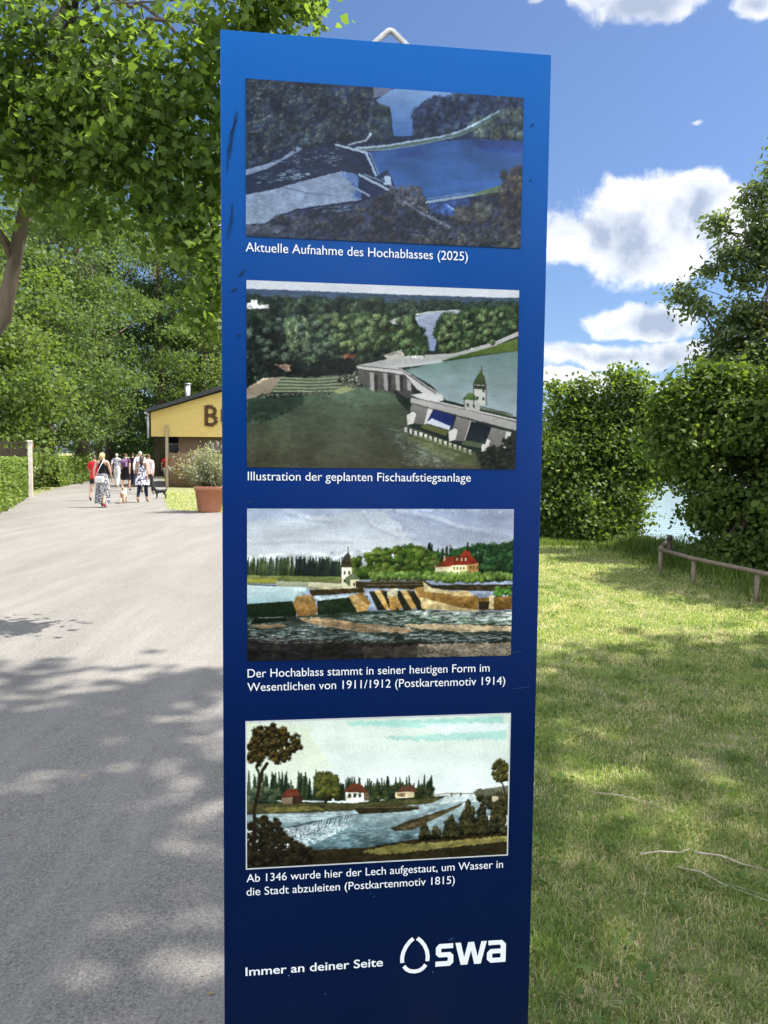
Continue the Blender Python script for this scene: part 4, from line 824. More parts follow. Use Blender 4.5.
c2.poly(lo2, (78, 92, 74), (74, 72, 56), .10, 18, 3); c2.poly([(200, 312), (345, 294), (410, 310), (425, 340), (280, 345)], (104, 122, 102), (88, 104, 84), .08, 10, 3, .6, 6); c2.poly([(18, 325), (170, 315), (160, 345), (60, 392), (18, 385)], (36, 52, 42), None, .3, 6, 3, .7, 6)
c2.flecks([(20, 365), (120, 355), (110, 385), (22, 392)], 50, (110, 130, 110), (5, 18), 2, .5); c2.poly([(360, 400), (470, 415), (560, 470), (560, 512), (440, 500)], (84, 92, 76), (90, 96, 84), .3, 6, 2, .6, 8); c2.flecks([(370, 400), (440, 410), (560, 490), (420, 508), (420, 470)], 110, (160, 164, 150), (5, 20), 2, .5)
c2.flecks(lo2, 500, (88, 100, 80), (6, 26), 1, .25); c2.flecks(lo2, 500, (30, 40, 30), (6, 26), 1, .3); c2.flecks([(380, 395), (470, 415), (600, 480), (600, 512), (420, 505), (420, 460)], 260, (176, 178, 166), (2, 9), 2, .45)
c2.poly([(15, 300), (60, 272), (115, 268), (80, 310), (18, 328)], (156, 142, 122), (134, 122, 106), .06); c2.poly([(90, 235), (190, 233), (190, 248), (120, 255)], (178, 150, 130), None, .15, 5, 1, 1, 4)
c2.poly([(108, 272), (290, 262), (300, 300), (240, 312), (80, 305)], (96, 104, 82), None, .3, 5, 3); 
for k in range(5): c2.line([(105-k*5, 270+k*9), (190, 274+k*8), (270-k*4, 268+k*9)], 3, (150, 156, 128)); c2.line([(105-k*5, 274+k*9), (190, 278+k*8), (270-k*4, 272+k*9)], 2, (60, 66, 52), .7)
c2.poly([(235, 306), (275, 292), (300, 300), (260, 314)], (140, 146, 104)); c2.blobs([(250, 255), (330, 255), (340, 292), (260, 300)], 60, 3, 6, [(120, 122, 106), (70, 76, 64), (150, 150, 134), (40, 44, 40)], .4); c2.blobs([(130, 236), (300, 222), (290, 252), (150, 268)], 60, 7, 12, [(26, 34, 28), (34, 42, 34)], .3)
c2.blobs([(40, 314), (230, 306), (230, 314), (40, 326)], 60, 2, 4, [(60, 66, 56), (140, 140, 124), (30, 36, 32)], .4)
c2.poly([(268, 208), (300, 208), (300, 218), (268, 220)], (120, 78, 60))
c2.poly([(304, 246), (430, 262), (445, 282), (455, 330), (420, 320), (340, 296), (310, 286)], (98, 94, 88), (70, 70, 66), .2, 5)
for x in (336, 372, 404, 434): c2.poly([(x, 256), (x+11, 258), (x+12, 306), (x+2, 302)], (160, 156, 150)); c2.poly([(x+12, 262), (x+22, 264), (x+20, 308), (x+13, 306)], (54, 54, 52))
c2.poly([(300, 238), (420, 246), (445, 262), (530, 318), (505, 328), (460, 300), (430, 262), (304, 246)], (196, 192, 186), None, .05); c2.line([(302, 238), (420, 250), (520, 320)], 2, (70, 70, 68)); c2.line([(304, 247), (428, 264), (462, 302)], 2, (60, 60, 58)); c2.line([(440, 262), (512, 310)], 2, (90, 88, 86))
c2.poly([(445, 316), (480, 310), (530, 318), (534, 330), (500, 340)], (206, 202, 196)); c2.poly([(398, 300), (440, 330), (438, 360), (410, 330)], (30, 40, 34), None, .2, alpha=.8)
for (a, b_, cc, dd) in (((448, 336), (492, 346), (480, 396), (436, 388)), ((568, 372), (606, 384), (588, 440), (548, 436)), ((662, 402), (704, 412), (690, 462), (640, 470))):
    c2.poly([a, b_, cc, dd], (134, 130, 124), (110, 106, 100), .06); c2.poly([b_, (b_[0]+14, b_[1]+4), (cc[0]+12, cc[1]-4), cc], (206, 202, 192))
for (x, y) in ((434, 368), (546, 412), (634, 440)): c2.poly([(x, y), (x+16, y-10), (x+26, y-4), (x+18, y+24), (x+2, y+28)], (214, 210, 200)); c2.line([(x, y), (x+16, y-10), (x+26, y-4)], 2, (60, 60, 58))
c2.poly([(506, 352), (566, 374), (552, 406), (490, 384)], (40, 52, 96), (36, 46, 104), .2, 5); c2.poly([(500, 378), (552, 400), (548, 410), (488, 392)], (206, 210, 216)); c2.poly([(488, 394), (546, 412), (540, 426), (470, 402)], (96, 100, 62))
c2.poly([(608, 386), (662, 404), (646, 448), (590, 440)], (30, 34, 44), (46, 54, 56), .2); c2.poly([(590, 436), (640, 446), (632, 458), (580, 448)], (88, 96, 74))
for k in range(14): 
    x, y = 428+k*13.2, 402+k*4.6; c2.poly([(x, y), (x+8, y+1), (x+8, y+14), (x, y+12)], (196, 192, 182)); c2.poly([(x+8, y+2), (x+12, y+4), (x+12, y+15), (x+8, y+14)], (40, 42, 36))
c2.line([(440, 424), (530, 456), (610, 480)], 3, (40, 44, 34), .8); c2.line([(420, 440), (490, 470), (560, 505)], 3, (60, 64, 48), .6); c2.poly([(420, 425), (470, 425), (620, 470), (620, 512), (540, 490)], (98, 104, 66), (92, 98, 66), .15, 8, 2, .55, 4)
c2.poly([(446, 322), (600, 356), (732, 388), (732, 412), (600, 378), (444, 336)], (176, 172, 166), (160, 156, 150), .04); c2.line([(446, 322), (600, 356), (732, 388)], 2, (72, 70, 68)); c2.line([(444, 337), (600, 380), (732, 414)], 2, (56, 54, 52)); c2.line([(480, 326), (732, 384)], 4, (206, 202, 196)); c2.line([(630, 352), (690, 364), (720, 374)], 5, (90, 92, 66)); c2.line([(630, 346), (722, 368)], 2, (50, 52, 44))
c2.poly([(588, 326), (632, 332), (630, 362), (588, 350)], (172, 170, 160)); c2.poly([(584, 328), (600, 310), (630, 312), (634, 332)], (92, 116, 66), (70, 92, 54)); c2.poly([(614, 286), (648, 290), (648, 342), (632, 344), (614, 310)], (184, 182, 172)); c2.poly([(614, 290), (648, 292), (648, 302), (614, 300)], (60, 60, 54)); c2.poly([(612, 288), (622, 268), (634, 250), (644, 268), (650, 291)], (80, 94, 58), (62, 70, 48)); c2.line([(636, 240), (636, 254)], 2, (50, 50, 48))
for x, y in ((596, 338), (612, 342), (622, 320), (638, 300), (638, 322)): c2.poly([(x, y), (x+6, y+1), (x+6, y+9), (x, y+8)], (60, 60, 60))
for L in ([(588, 326), (588, 352)], [(614, 288), (614, 340)], [(648, 292), (648, 344)]): c2.line(L, 2, (56, 56, 54))
c2.blobs([(630, 470), (732, 420), (732, 512), (640, 512)], 80, 5, 11, [(26, 30, 26), (40, 44, 36), (60, 60, 48)], .4)
for P_, cl, am in ((fo, 44, .6), (is2, 30, .4), (fo, 9, .45), (is2, 8, .45), (la2, 70, .10), (lo2, 60, .22), (lo2, 9, .10)): c2.mottle(P_, cl, am)
c2.mottle(lo2, 4, .10, 6); c2.mottle(la2, 4, .05, 6)
c2.blobs([(200, 110), (440, 110), (450, 190), (230, 200)], 24, 10, 18, [(104, 118, 78), (100, 116, 78), (88, 104, 70)], .6, 1., .3, .6); c2.blobs(is2, 26, 9, 15, [(96, 110, 76), (92, 108, 74)], .6, 1., .3, .6); c2.blobs([(20, 90), (240, 90), (240, 200), (20, 240)], 22, 9, 16, [(84, 96, 80), (72, 84, 72)], .6, 1., .3, .6)
c2.mottle(fo, 5, .5); c2.mottle(is2, 5, .5); c2.develop(.9, .05, .06)
c2.a *= .95
cr2 = ((16.7, 14), (739.6, 40.2), (727.7, 515.3), (19, 508.7))

# 3: coloured postcard view of the weir of 1914
c3 = Cv(549, (150, 160, 176), 3)
c3.poly([(0, 0), (768, 0), (768, 200), (0, 200)], (158, 170, 190), (206, 208, 204), .16, 34, 3); c3.poly([(0, 60), (420, 30), (520, 70), (440, 130), (0, 170)], (200, 204, 206), (206, 208, 206), .10, 20, 4, .55, 14); c3.poly([(380, 30), (768, 30), (768, 160), (520, 150)], (136, 144, 166), (160, 164, 178), .16, 22, 3, .55, 14)
for L in ([(330, 30), (350, 62), (420, 92), (470, 96)], [(540, 50), (600, 72), (680, 84)], [(120, 26), (180, 46), (240, 52)], [(20, 112), (160, 104), (300, 106)], [(430, 30), (520, 44), (580, 66)]): c3.line(L, 10, (212, 214, 214), .26); c3.line([(x, y+10) for x, y in L], 9, (140, 146, 164), .2)
c3.poly([(18, 190), (768, 180), (768, 215), (18, 220)], (50, 62, 40)); c3.spires(15, 320, 214, 40, 60, 130, [(84, 98, 66), (72, 86, 66), (96, 106, 70), (58, 74, 70)], 5); c3.spires(150, 300, 214, 40, 62, 70, [(48, 60, 66), (56, 68, 58)], 5)
c3.spires(430, 620, 200, 40, 76, 70, [(40, 60, 36), (52, 72, 40), (34, 50, 34)], 5); c3.spires(508, 520, 200, 78, 84, 4, [(26, 40, 28)], 8)
c3.blobs([(295, 165), (360, 140), (470, 125), (540, 150), (540, 205), (300, 210)], 130, 8, 15, [(84, 104, 44), (66, 88, 38), (100, 112, 56), (48, 70, 34)], .5); c3.blobs([(540, 150), (640, 125), (748, 120), (748, 215), (640, 215)], 140, 9, 16, [(44, 78, 44), (34, 62, 38), (56, 90, 52)], .5)
c3.spires(630, 746, 204, 30, 74, 34, [(30, 54, 34)], 4); c3.blobs([(650, 126), (748, 122), (748, 190), (660, 190)], 60, 6, 12, [(44, 74, 44), (58, 88, 52), (34, 60, 38)], .6)
c3.poly([(572, 176), (650, 172), (652, 210), (575, 208)], (222, 210, 168), (206, 190, 142)); c3.poly([(528, 180), (575, 178), (575, 206), (530, 204)], (212, 200, 160)); c3.poly([(540, 178), (556, 156), (590, 152), (576, 180), (528, 184)], (136, 62, 44)); c3.poly([(572, 178), (612, 136), (622, 138), (652, 176)], (150, 62, 44), (126, 50, 38), .1); c3.line([(619, 116), (619, 140)], 4, (60, 34, 30)); c3.poly([(552, 152), (558, 152), (558, 166), (552, 166)], (190, 160, 130)); c3.poly([(618, 176), (650, 172), (652, 208), (620, 210)], (176, 138, 84))
for x in range(580, 616, 9):
    for y in (182, 196): c3.poly([(x, y), (x+4, y), (x+4, y+8), (x, y+8)], (90, 80, 66))
for x in (626, 636, 645):
    for y in (180, 196): c3.poly([(x, y), (x+4, y), (x+4, y+8), (x, y+8)], (90, 66, 44))
for x in (588, 600, 612): c3.poly([(x, 158), (x+5, 158), (x+5, 166), (x, 166)], (214, 190, 150))
c3.poly([(18, 206), (300, 210), (300, 232), (18, 228)], (128, 136, 84), (96, 104, 66), .1); c3.poly([(18, 216), (100, 214), (100, 226), (18, 226)], (150, 150, 70))
for k in range(28): x = 350+k*14.4; c3.blobs([(x, 200), (x+12, 200), (x+12, 214), (x, 214)], 4, 7, 10, [(104, 128, 66), (88, 112, 56), (128, 146, 82)], .5, 1.1)
for k in range(14): x = 525+k*10; c3.blobs([(x, 208), (x+9, 208), (x+9, 222), (x, 222)], 3, 7, 10, [(110, 132, 64), (90, 112, 54)], .5)
c3.poly([(18, 232), (180, 238), (182, 244), (160, 262), (140, 286), (18, 284)], (198, 214, 210), (150, 178, 180), .06, 8, 5); c3.poly([(96, 222), (185, 224), (185, 238), (98, 236)], (176, 178, 150), (140, 144, 122)); c3.line([(20, 230), (96, 234)], 3, (70, 78, 66))
c3.poly([(182, 222), (272, 226), (330, 232), (330, 246), (182, 244)], (206, 202, 172), (180, 174, 140), .06); c3.line([(182, 222), (330, 230)], 2, (90, 86, 70))
c3.poly([(272, 182), (300, 182), (302, 243), (272, 243)], (222, 216, 190), (206, 198, 166)); c3.poly([(270, 184), (278, 168), (296, 168), (304, 184)], (66, 62, 48)); c3.poly([(280, 168), (282, 150), (290, 142), (296, 152), (296, 168)], (76, 72, 58)); c3.line([(289, 128), (289, 146)], 2, (60, 56, 46)); c3.poly([(282, 212), (304, 198), (322, 214), (320, 240), (300, 242), (282, 226)], (96, 104, 80)); c3.poly([(296, 218), (320, 218), (320, 242), (296, 242)], (216, 206, 172))
for x, y in ((278, 194), (290, 194), (278, 216), (304, 226)): c3.poly([(x, y), (x+5, y), (x+5, y+9), (x, y+9)], (56, 52, 44))
c3.poly([(310, 222), (500, 220), (520, 232), (748, 230), (748, 250), (480, 244), (310, 240)], (58, 52, 38), None, .35, 4, 3); c3.line([(330, 224), (500, 222)], 2, (120, 112, 86)); c3.line([(340, 232), (500, 230)], 2, (110, 100, 78)); c3.blobs([(690, 240), (746, 240), (746, 262), (700, 264)], 16, 7, 11, [(84, 120, 56), (66, 100, 48)])
c3.poly([(18, 284), (140, 276), (150, 300), (150, 322), (18, 328)], (34, 50, 34), (26, 38, 30), .3, 4, 1); c3.poly([(206, 276), (300, 262), (345, 262), (330, 306), (208, 320)], (40, 54, 40), (34, 46, 36), .3, 5); c3.poly([(200, 264), (300, 258), (290, 266), (206, 276)], (190, 204, 204))
c3.poly([(185, 246), (330, 240), (335, 252), (190, 262)], (72, 62, 40), (60, 50, 34))
c3.poly([(142, 282), (150, 264), (190, 258), (200, 272), (206, 300), (204, 318), (156, 322)], (172, 140, 88), (128, 98, 58), .18, 6); c3.line([(192, 262), (206, 300)], 3, (120, 92, 54)); c3.poly([(290, 262), (308, 258), (346, 290), (342, 304), (316, 308)], (206, 176, 122), (176, 140, 84), .1); c3.poly([(308, 258), (330, 252), (352, 282), (346, 290)], (150, 118, 70))
for k, x in enumerate((360, 395, 432, 470)):
    c3.poly([(x, 248), (x+16, 246), (x+46, 292), (x+34, 302)], (206, 178, 120), (170, 132, 76)); c3.poly([(x+16, 246), (x+28, 246), (x+52, 284), (x+46, 294)], (110, 84, 48)); c3.poly([(x-14, 250), (x, 248), (x+34, 302), (x+10, 302)], (44, 46, 38), None, .2)
c3.poly([(395, 244), (425, 242), (425, 268), (398, 268)], (196, 190, 160)); c3.poly([(400, 262), (422, 264), (422, 302), (404, 302)], (178, 140, 80))
c3.poly([(470, 240), (500, 236), (520, 250), (650, 262), (650, 300), (600, 296), (488, 270)], (166, 132, 80), (128, 98, 54), .2, 6); c3.poly([(488, 266), (600, 294), (650, 300), (640, 308), (490, 296)], (206, 186, 140), (180, 156, 110), .12); c3.poly([(495, 222), (520, 240), (620, 256), (560, 256), (500, 250)], (206, 190, 146)); c3.poly([(560, 250), (620, 248), (640, 264), (580, 262)], (200, 176, 124)); c3.poly([(650, 268), (748, 262), (748, 300), (652, 302)], (132, 102, 56), (96, 72, 40), .15); c3.poly([(680, 262), (694, 262), (694, 298), (680, 298)], (216, 196, 150)); c3.poly([(650, 278), (682, 278), (680, 296), (652, 300)], (54, 48, 36))
wa3 = [(18, 322), (150, 318), (340, 304), (480, 300), (640, 306), (748, 302), (745, 430), (18, 445)]
c3.poly(wa3, (64, 78, 68), (38, 36, 36), .28, 7, 5); c3.flecks([(150, 330), (420, 305), (748, 304), (748, 340), (480, 340), (330, 352), (200, 350)], 420, (206, 214, 206), (6, 26), 2, .6); c3.flecks(wa3, 260, (150, 160, 156), (6, 24), 1, .5); c3.flecks([(440, 302), (748, 304), (748, 330), (520, 330)], 260, (226, 230, 222), (8, 24), 2, .7); c3.flecks([(440, 310), (748, 320), (748, 340), (440, 335)], 90, (70, 110, 66), (8, 24), 2, .5)
c3.poly([(150, 322), (230, 322), (330, 340), (460, 350), (470, 364), (330, 362), (210, 345)], (164, 140, 108), (150, 126, 98), .2, 4, 3, 1, 3); c3.poly([(440, 340), (560, 340), (748, 346), (744, 358), (600, 362), (480, 352)], (186, 164, 126), (160, 138, 108), .2, 4, 3, 1, 3); c3.line([(470, 360), (560, 370), (744, 366)], 3, (50, 54, 50), .7)
c3.poly([(18, 372), (300, 388), (500, 392), (500, 430), (18, 445)], (46, 42, 40), (34, 31, 34), .35, 6, 5, .9, 6); c3.flecks([(18, 376), (480, 390), (480, 432), (18, 440)], 420, (96, 92, 86), (4, 18), 1, .4); c3.flecks([(18, 376), (480, 390), (480, 432), (18, 440)], 260, (20, 20, 22), (4, 18), 2, .5); c3.poly([(480, 396), (560, 392), (744, 392), (742, 428), (480, 432)], (136, 122, 104), (112, 104, 92), .35, 4, 2, .95, 5); c3.poly([(330, 404), (500, 400), (540, 415), (480, 432), (330, 436)], (76, 70, 64), None, .3, 4, 3, .8, 6); c3.flecks([(18, 345), (330, 362), (400, 384), (18, 384)], 160, (170, 184, 184), (8, 30), 2, .5); c3.flecks([(440, 366), (744, 372), (744, 388), (440, 384)], 90, (190, 204, 200), (8, 26), 2, .6)
c3.flecks(wa3, 700, (40, 50, 48), (4, 18), 2, .55); c3.flecks([(18, 330), (300, 350), (748, 320), (748, 385), (300, 392), (18, 392)], 600, (196, 208, 200), (4, 16), 2, .45); c3.flecks([(480, 396), (744, 392), (742, 428), (480, 432)], 500, (176, 164, 146), (2, 6), 2, .5); c3.flecks([(150, 325), (330, 340), (470, 355), (330, 362), (200, 345)], 260, (96, 80, 60), (2, 6), 2, .5); c3.flecks([(440, 342), (744, 346), (744, 358), (480, 352)], 200, (214, 196, 158), (2, 7), 2, .5)
c3.poly([(40, 322), (120, 320), (130, 330), (30, 340)], (24, 30, 28), None, .3); c3.line([(50, 322), (115, 320)], 2, (120, 124, 112)); c3.poly([(24, 342), (110, 340), (130, 346), (60, 352)], (136, 116, 90), None, .2, 4, 3); 
for x in (98, 208): c3.poly([(x-10, 372), (x+10, 372), (x+14, 442), (x-14, 442)], (120, 110, 100), None, 0, alpha=.16, rough=6)
for P_, cl, am in ((wa3, 22, .35), ([(18, 150), (748, 120), (748, 220), (18, 220)], 18, .35), ([(0, 0), (768, 0), (768, 200), (0, 200)], 50, .10), ([(142, 240), (748, 220), (748, 310), (142, 325)], 8, .30), ([(142, 240), (748, 220), (748, 310), (142, 325)], 24, .25)): c3.mottle(P_, cl, am, 1.6)
c3.develop(1.0, .07, .05)
cr3 = ((19.2, 24.1), (750.7, 24.1), (742.8, 426.5), (20.6, 441.9))

# 4: hand coloured river view of 1815
c4 = Cv(549, (210, 220, 214), 4)
c4.poly([(0, 0), (768, 0), (768, 260), (0, 260)], (196, 206, 190), (220, 226, 220), .06, 40, 3); c4.poly([(0, 40), (180, 60), (240, 160), (200, 230), (0, 230)], (198, 204, 160), (206, 210, 176), .05, 30, 2, .38, 30); c4.poly([(280, 46), (500, 40), (720, 30), (720, 48), (480, 60), (300, 56)], (150, 200, 186), None, .08, 10, 5, .75, 6); c4.poly([(380, 88), (560, 78), (728, 66), (726, 92), (540, 96), (440, 98)], (158, 202, 186), None, .08, 10, 5, .75, 6); c4.poly([(480, 50), (640, 48), (730, 50), (728, 68), (560, 78)], (220, 228, 226), None, .04, 12, 4, .6, 6)
c4.poly([(18, 262), (300, 268), (520, 250), (640, 240), (738, 232), (738, 300), (18, 310)], (62, 66, 48), None, .2); c4.spires(20, 220, 262, 40, 86, 60, [(66, 84, 58), (52, 70, 52), (44, 58, 46), (82, 96, 70)], 7); c4.spires(220, 520, lambda x: 264-.03*(x-220), 34, 66, 90, [(50, 66, 48), (40, 54, 42), (64, 78, 54)], 6)
c4.blobs([(18, 232), (110, 236), (110, 268), (18, 268)], 26, 8, 14, [(70, 84, 60), (54, 66, 50), (90, 100, 74)]); c4.blobs([(202, 190), (256, 186), (262, 250), (205, 250)], 50, 8, 14, [(96, 96, 46), (76, 80, 40), (56, 60, 36)], .6); c4.poly([(225, 245), (233, 245), (233, 280), (227, 280)], (50, 42, 30))
c4.blobs([(350, 220), (420, 215), (520, 230), (520, 262), (350, 264)], 46, 9, 15, [(52, 62, 40), (40, 48, 36), (66, 72, 46)])
c4.poly([(110, 250), (150, 228), (166, 250), (166, 272), (114, 274)], (70, 44, 34), (52, 40, 32), .15); c4.poly([(110, 252), (124, 230), (152, 228), (160, 248)], (100, 56, 42)); c4.poly([(112, 254), (140, 252), (140, 272), (114, 274)], (120, 104, 84))
c4.poly([(282, 238), (332, 236), (334, 264), (284, 264)], (226, 222, 204)); c4.poly([(276, 238), (296, 216), (322, 214), (346, 236), (332, 240)], (106, 62, 44), (92, 54, 40), .1); c4.poly([(332, 238), (346, 238), (348, 260), (334, 262)], (92, 78, 62))
for x in (290, 304, 318): c4.poly([(x, 242), (x+8, 242), (x+8, 253), (x, 253)], (56, 60, 56))
c4.poly([(418, 238), (446, 234), (472, 238), (472, 252), (420, 254)], (204, 190, 150)); c4.poly([(420, 240), (440, 220), (468, 218), (482, 238), (446, 236)], (92, 64, 50)); c4.poly([(424, 242), (446, 240), (446, 250), (424, 250)], (120, 100, 76), None, .4, 3)
c4.poly([(18, 272), (200, 270), (330, 268), (540, 252), (530, 266), (420, 282), (320, 290), (160, 296), (18, 302)], (84, 84, 52), (60, 58, 42), .25, 4, 2); c4.poly([(60, 284), (200, 276), (230, 286), (80, 296)], (128, 122, 66), None, .2, 4, 2, .8, 3)
for k in range(36): c4.line([(30+k*5.2, 284-k*.2), (30+k*5.2, 294-k*.2)], 1.4, (50, 44, 34), .6)
wa4 = [(18, 300), (160, 296), (310, 288), (520, 268), (570, 244), (640, 240), (690, 290), (650, 340), (480, 366), (330, 398), (190, 402), (60, 360), (18, 330)]
c4.poly(wa4, (172, 186, 182), (70, 92, 96), .12, 8, 4); c4.poly([(556, 250), (600, 240), (640, 242), (650, 262), (600, 276), (540, 272)], (214, 222, 216), None, .05, 8, 3, .85, 5)
c4.poly([(100, 340), (200, 318), (310, 296), (316, 300), (240, 330), (160, 372), (96, 372)], (60, 76, 78), None, .3, 4, 1); c4.flecks([(20, 302), (300, 292), (310, 296), (60, 334)], 120, (206, 216, 214), (10, 40), 2, .5)
for k in range(60): x = 100+k*3.6+c4.r.uniform(-2, 2); y = 346-k*.85; c4.line([(x, y), (x-4-c4.r.uniform(0, 6), y+14+c4.r.uniform(0, 22)*(1-k/75))], 2, (206, 216, 216), .6)
c4.flecks([(100, 376), (240, 336), (420, 300), (560, 280), (640, 280), (600, 320), (480, 362), (330, 396), (190, 400)], 520, (176, 194, 196), (6, 26), 1, .5); c4.flecks([(190, 380), (330, 330), (480, 330), (470, 362), (330, 396)], 160, (50, 76, 84), (6, 22), 2, .5)
c4.flecks(wa4, 700, (206, 218, 216), (3, 14), 1, .45); c4.flecks(wa4, 420, (56, 80, 86), (3, 14), 1, .45); c4.flecks([(96, 340), (260, 320), (300, 330), (170, 392), (90, 380)], 900, (222, 228, 226), (2, 7), 3, .55); c4.flecks([(330, 402), (734, 356), (734, 372), (380, 412)], 300, (176, 168, 104), (2, 6), 2, .5)
for k in range(16): c4.line([(420+k*4, 330-k*2), (560+k*5, 268-k*.6)], 1.4, (150, 168, 168) if k % 2 else (90, 112, 116), .5)
c4.poly([(304, 284), (330, 278), (480, 276), (488, 284), (440, 292), (320, 298)], (52, 48, 36), None, .3, 3); c4.line([(330, 280), (480, 278)], 2, (110, 100, 72)); c4.poly([(404, 338), (450, 318), (540, 290), (604, 268), (606, 272), (560, 296), (470, 340), (420, 346)], (92, 82, 58), (64, 58, 42), .3, 4, 3); c4.line([(410, 336), (500, 306), (600, 270)], 3, (60, 58, 44)); c4.flecks([(420, 338), (480, 318), (500, 318), (450, 340)], 40, (150, 132, 96), (3, 8), 2)
c4.poly([(636, 236), (680, 226), (736, 218), (736, 290), (700, 284), (650, 256)], (104, 106, 88), (66, 66, 50), .3, 5); c4.blobs([(640, 246), (735, 240), (735, 292), (700, 288)], 40, 6, 12, [(58, 58, 42), (46, 48, 36), (80, 76, 54)]); c4.poly([(690, 248), (708, 248), (708, 260), (690, 262)], (186, 176, 146)); c4.poly([(640, 232), (656, 226), (668, 234)], (90, 76, 60)); c4.line([(520, 246), (560, 240), (640, 240)], 3, (130, 126, 110)); c4.line([(575, 240), (575, 246)], 4, (70, 66, 56)); c4.line([(600, 240), (600, 246)], 4, (70, 66, 56))
c4.poly([(190, 398), (330, 392), (480, 366), (734, 340), (734, 420), (18, 452), (18, 400)], (58, 50, 34), (40, 36, 28), .25, 5, 2); c4.poly([(330, 402), (420, 382), (600, 370), (734, 356), (734, 372), (560, 392), (380, 412)], (150, 144, 84), (104, 98, 58), .2, 4, 3, .9, 5); c4.poly([(380, 412), (560, 392), (734, 374), (734, 412), (380, 428)], (46, 42, 30), None, .25, 5, 2, .9, 5)
for (x, y, w_, h_) in ((500, 348, 22, 34), (532, 350, 18, 28), (574, 338, 36, 52), (622, 314, 42, 92), (662, 314, 28, 86), (706, 312, 46, 88)): c4.blobs([(x-w_*.6, y+h_*.4), (x-w_*.35, y-h_*.3), (x, y-h_*.6), (x+w_*.35, y-h_*.3), (x+w_*.6, y+h_*.4)], int(w_*2.2), 4, 10, [(52, 52, 36), (36, 40, 30), (72, 66, 42)], .5, 1.3, .35)
c4.blobs([(18, 330), (60, 306), (106, 310), (110, 350), (150, 380), (200, 395), (190, 430), (18, 440)], 170, 6, 13, [(44, 40, 28), (56, 50, 34), (34, 32, 26)], .4)
c4.line([(40, 340), (38, 290), (52, 220), (60, 180), (72, 160)], 9, (44, 38, 28)); c4.line([(56, 200), (44, 170)], 5, (44, 38, 28)); c4.line([(40, 340), (34, 400)], 12, (40, 34, 26))
tp4 = [(24, 110), (40, 66), (80, 56), (124, 58), (134, 82), (160, 80), (158, 100), (168, 118), (140, 130), (128, 160), (96, 156), (72, 136), (48, 168), (24, 150)]
c4.blobs(tp4, 170, 5, 11, [(46, 42, 26), (58, 52, 30), (34, 32, 22), (84, 70, 38)], .45, 1., .4, .6); c4.line([(712, 200), (722, 220), (732, 262)], 4, (50, 44, 32)); c4.blobs([(694, 160), (712, 146), (732, 152), (735, 200), (706, 210), (692, 190)], 46, 5, 10, [(66, 64, 36), (50, 50, 32), (90, 84, 44)], .5, 1., .4, .6)
for P_, cl, am in ((wa4, 26, .25), (wa4, 7, .18), ([(18, 240), (540, 240), (540, 296), (18, 300)], 12, .35), ([(18, 380), (734, 330), (734, 420), (18, 452)], 12, .35)): c4.mottle(P_, cl, am, 2.)
c4.develop(1.3, .05, .05)
cr4 = ((19.7, 48.8), (738.7, 23.3), (732.4, 407.6), (18.1, 448.7))
GA = 1.02
picture('picture', c1, (cr1[0], cr1[1], cr1[2], cr1[3]), .0438, .5488, 1.8952, 2.167, 'aerial photograph of a weir and blue lake, topmost of the four pictures', None, .70)
picture('picture', c2, cr2, .0446, .5480, 1.4833, 1.8183, 'aerial view with drawn concrete weir and green river', None, .92, 1.10)
picture('picture', c3, cr3, .0447, .5471, 1.1240, 1.4078, 'coloured postcard of an old weir under grey clouds', None, .86, 1.16)
picture('picture', c4, cr4, .0432, .5475, .7267, 1.0082, 'old hand coloured river view in a thin pale frame, lowest picture', mat('pale_frame', (.55,.57,.56), (.48,.5,.5), 30, .4), 1.0, 1.12)

# ------------------------------------------------------------------ lettering
n_ = np.array([-sin(PYAW), cos(PYAW), 0]); e_ = np.array([cos(PYAW), sin(PYAW), 0]); O_ = np.array([PX, PY, 0])
def onp(px, py):
    d_ = ray(px, py); t_ = (n_ @ (O_-np.array([0, 0, CH])))/(n_ @ d_); P_ = np.array([0, 0, CH])+d_*t_; return (P_-O_) @ e_, P_[2]
def text(name, s, a, b, cap, weight=0.0, y=-.0011):
    """s set from a to b (sightings of the baseline ends), cap = height of capitals in metres"""
    cu = bpy.data.curves.new('t', 'FONT'); cu.body = s; cu.size = 1; cu.offset = weight; cu.resolution_u = 6
    o = bpy.data.objects.new('t', cu); COL.objects.link(o); bpy.context.view_layer.update(); me = bpy.data.meshes.new_from_object(o.evaluated_get(bpy.context.evaluated_depsgraph_get()))
    bpy.data.objects.remove(o); bpy.data.curves.remove(cu); nv = len(me.vertices); V = np.empty(nv*3, np.float32); me.vertices.foreach_get('co', V); V = V.reshape(-1, 3)
    (ua, za), (ub, zb) = onp(*a), onp(*b); zc = (za+zb)/2; x0, x1 = V[:, 0].min(), V[:, 0].max(); k = (ub-ua)/(x1-x0)
    V2 = np.stack([ua+(V[:, 0]-x0)*k, np.full(nv, y), zc+V[:, 1]*cap/.73], -1); me.vertices.foreach_set('co', V2.astype(np.float32).ravel()); me.update(); me.name = name
    return link(name, me, white, ST)
text('caption', 'Aktuelle Aufnahme des Hochablasses (2025)', (245.7, 252.0), (467.6, 260.4), .0172)
text('caption', 'Illustration der geplanten Fischaufstiegsanlage', (247.8, 480.0), (470.6, 482.0), .0168)
text('caption', 'Der Hochablass stammt in seiner heutigen Form im', (247.6, 677.6), (489.4, 671.2), .0168)
text('caption', 'Wesentlichen von 1911/1912 (Postkartenmotiv 1914)', (247.4, 690.8), (505, 684.6), .0168)
text('caption', 'Ab 1346 wurde hier der Lech aufgestaut, um Wasser in', (246.6, 881.6), (502.8, 867.8), .0165)
text('caption', 'die Stadt abzuleiten (Postkartenmotiv 1815)', (246.6, 894.8), (454.6, 883.8), .0165)
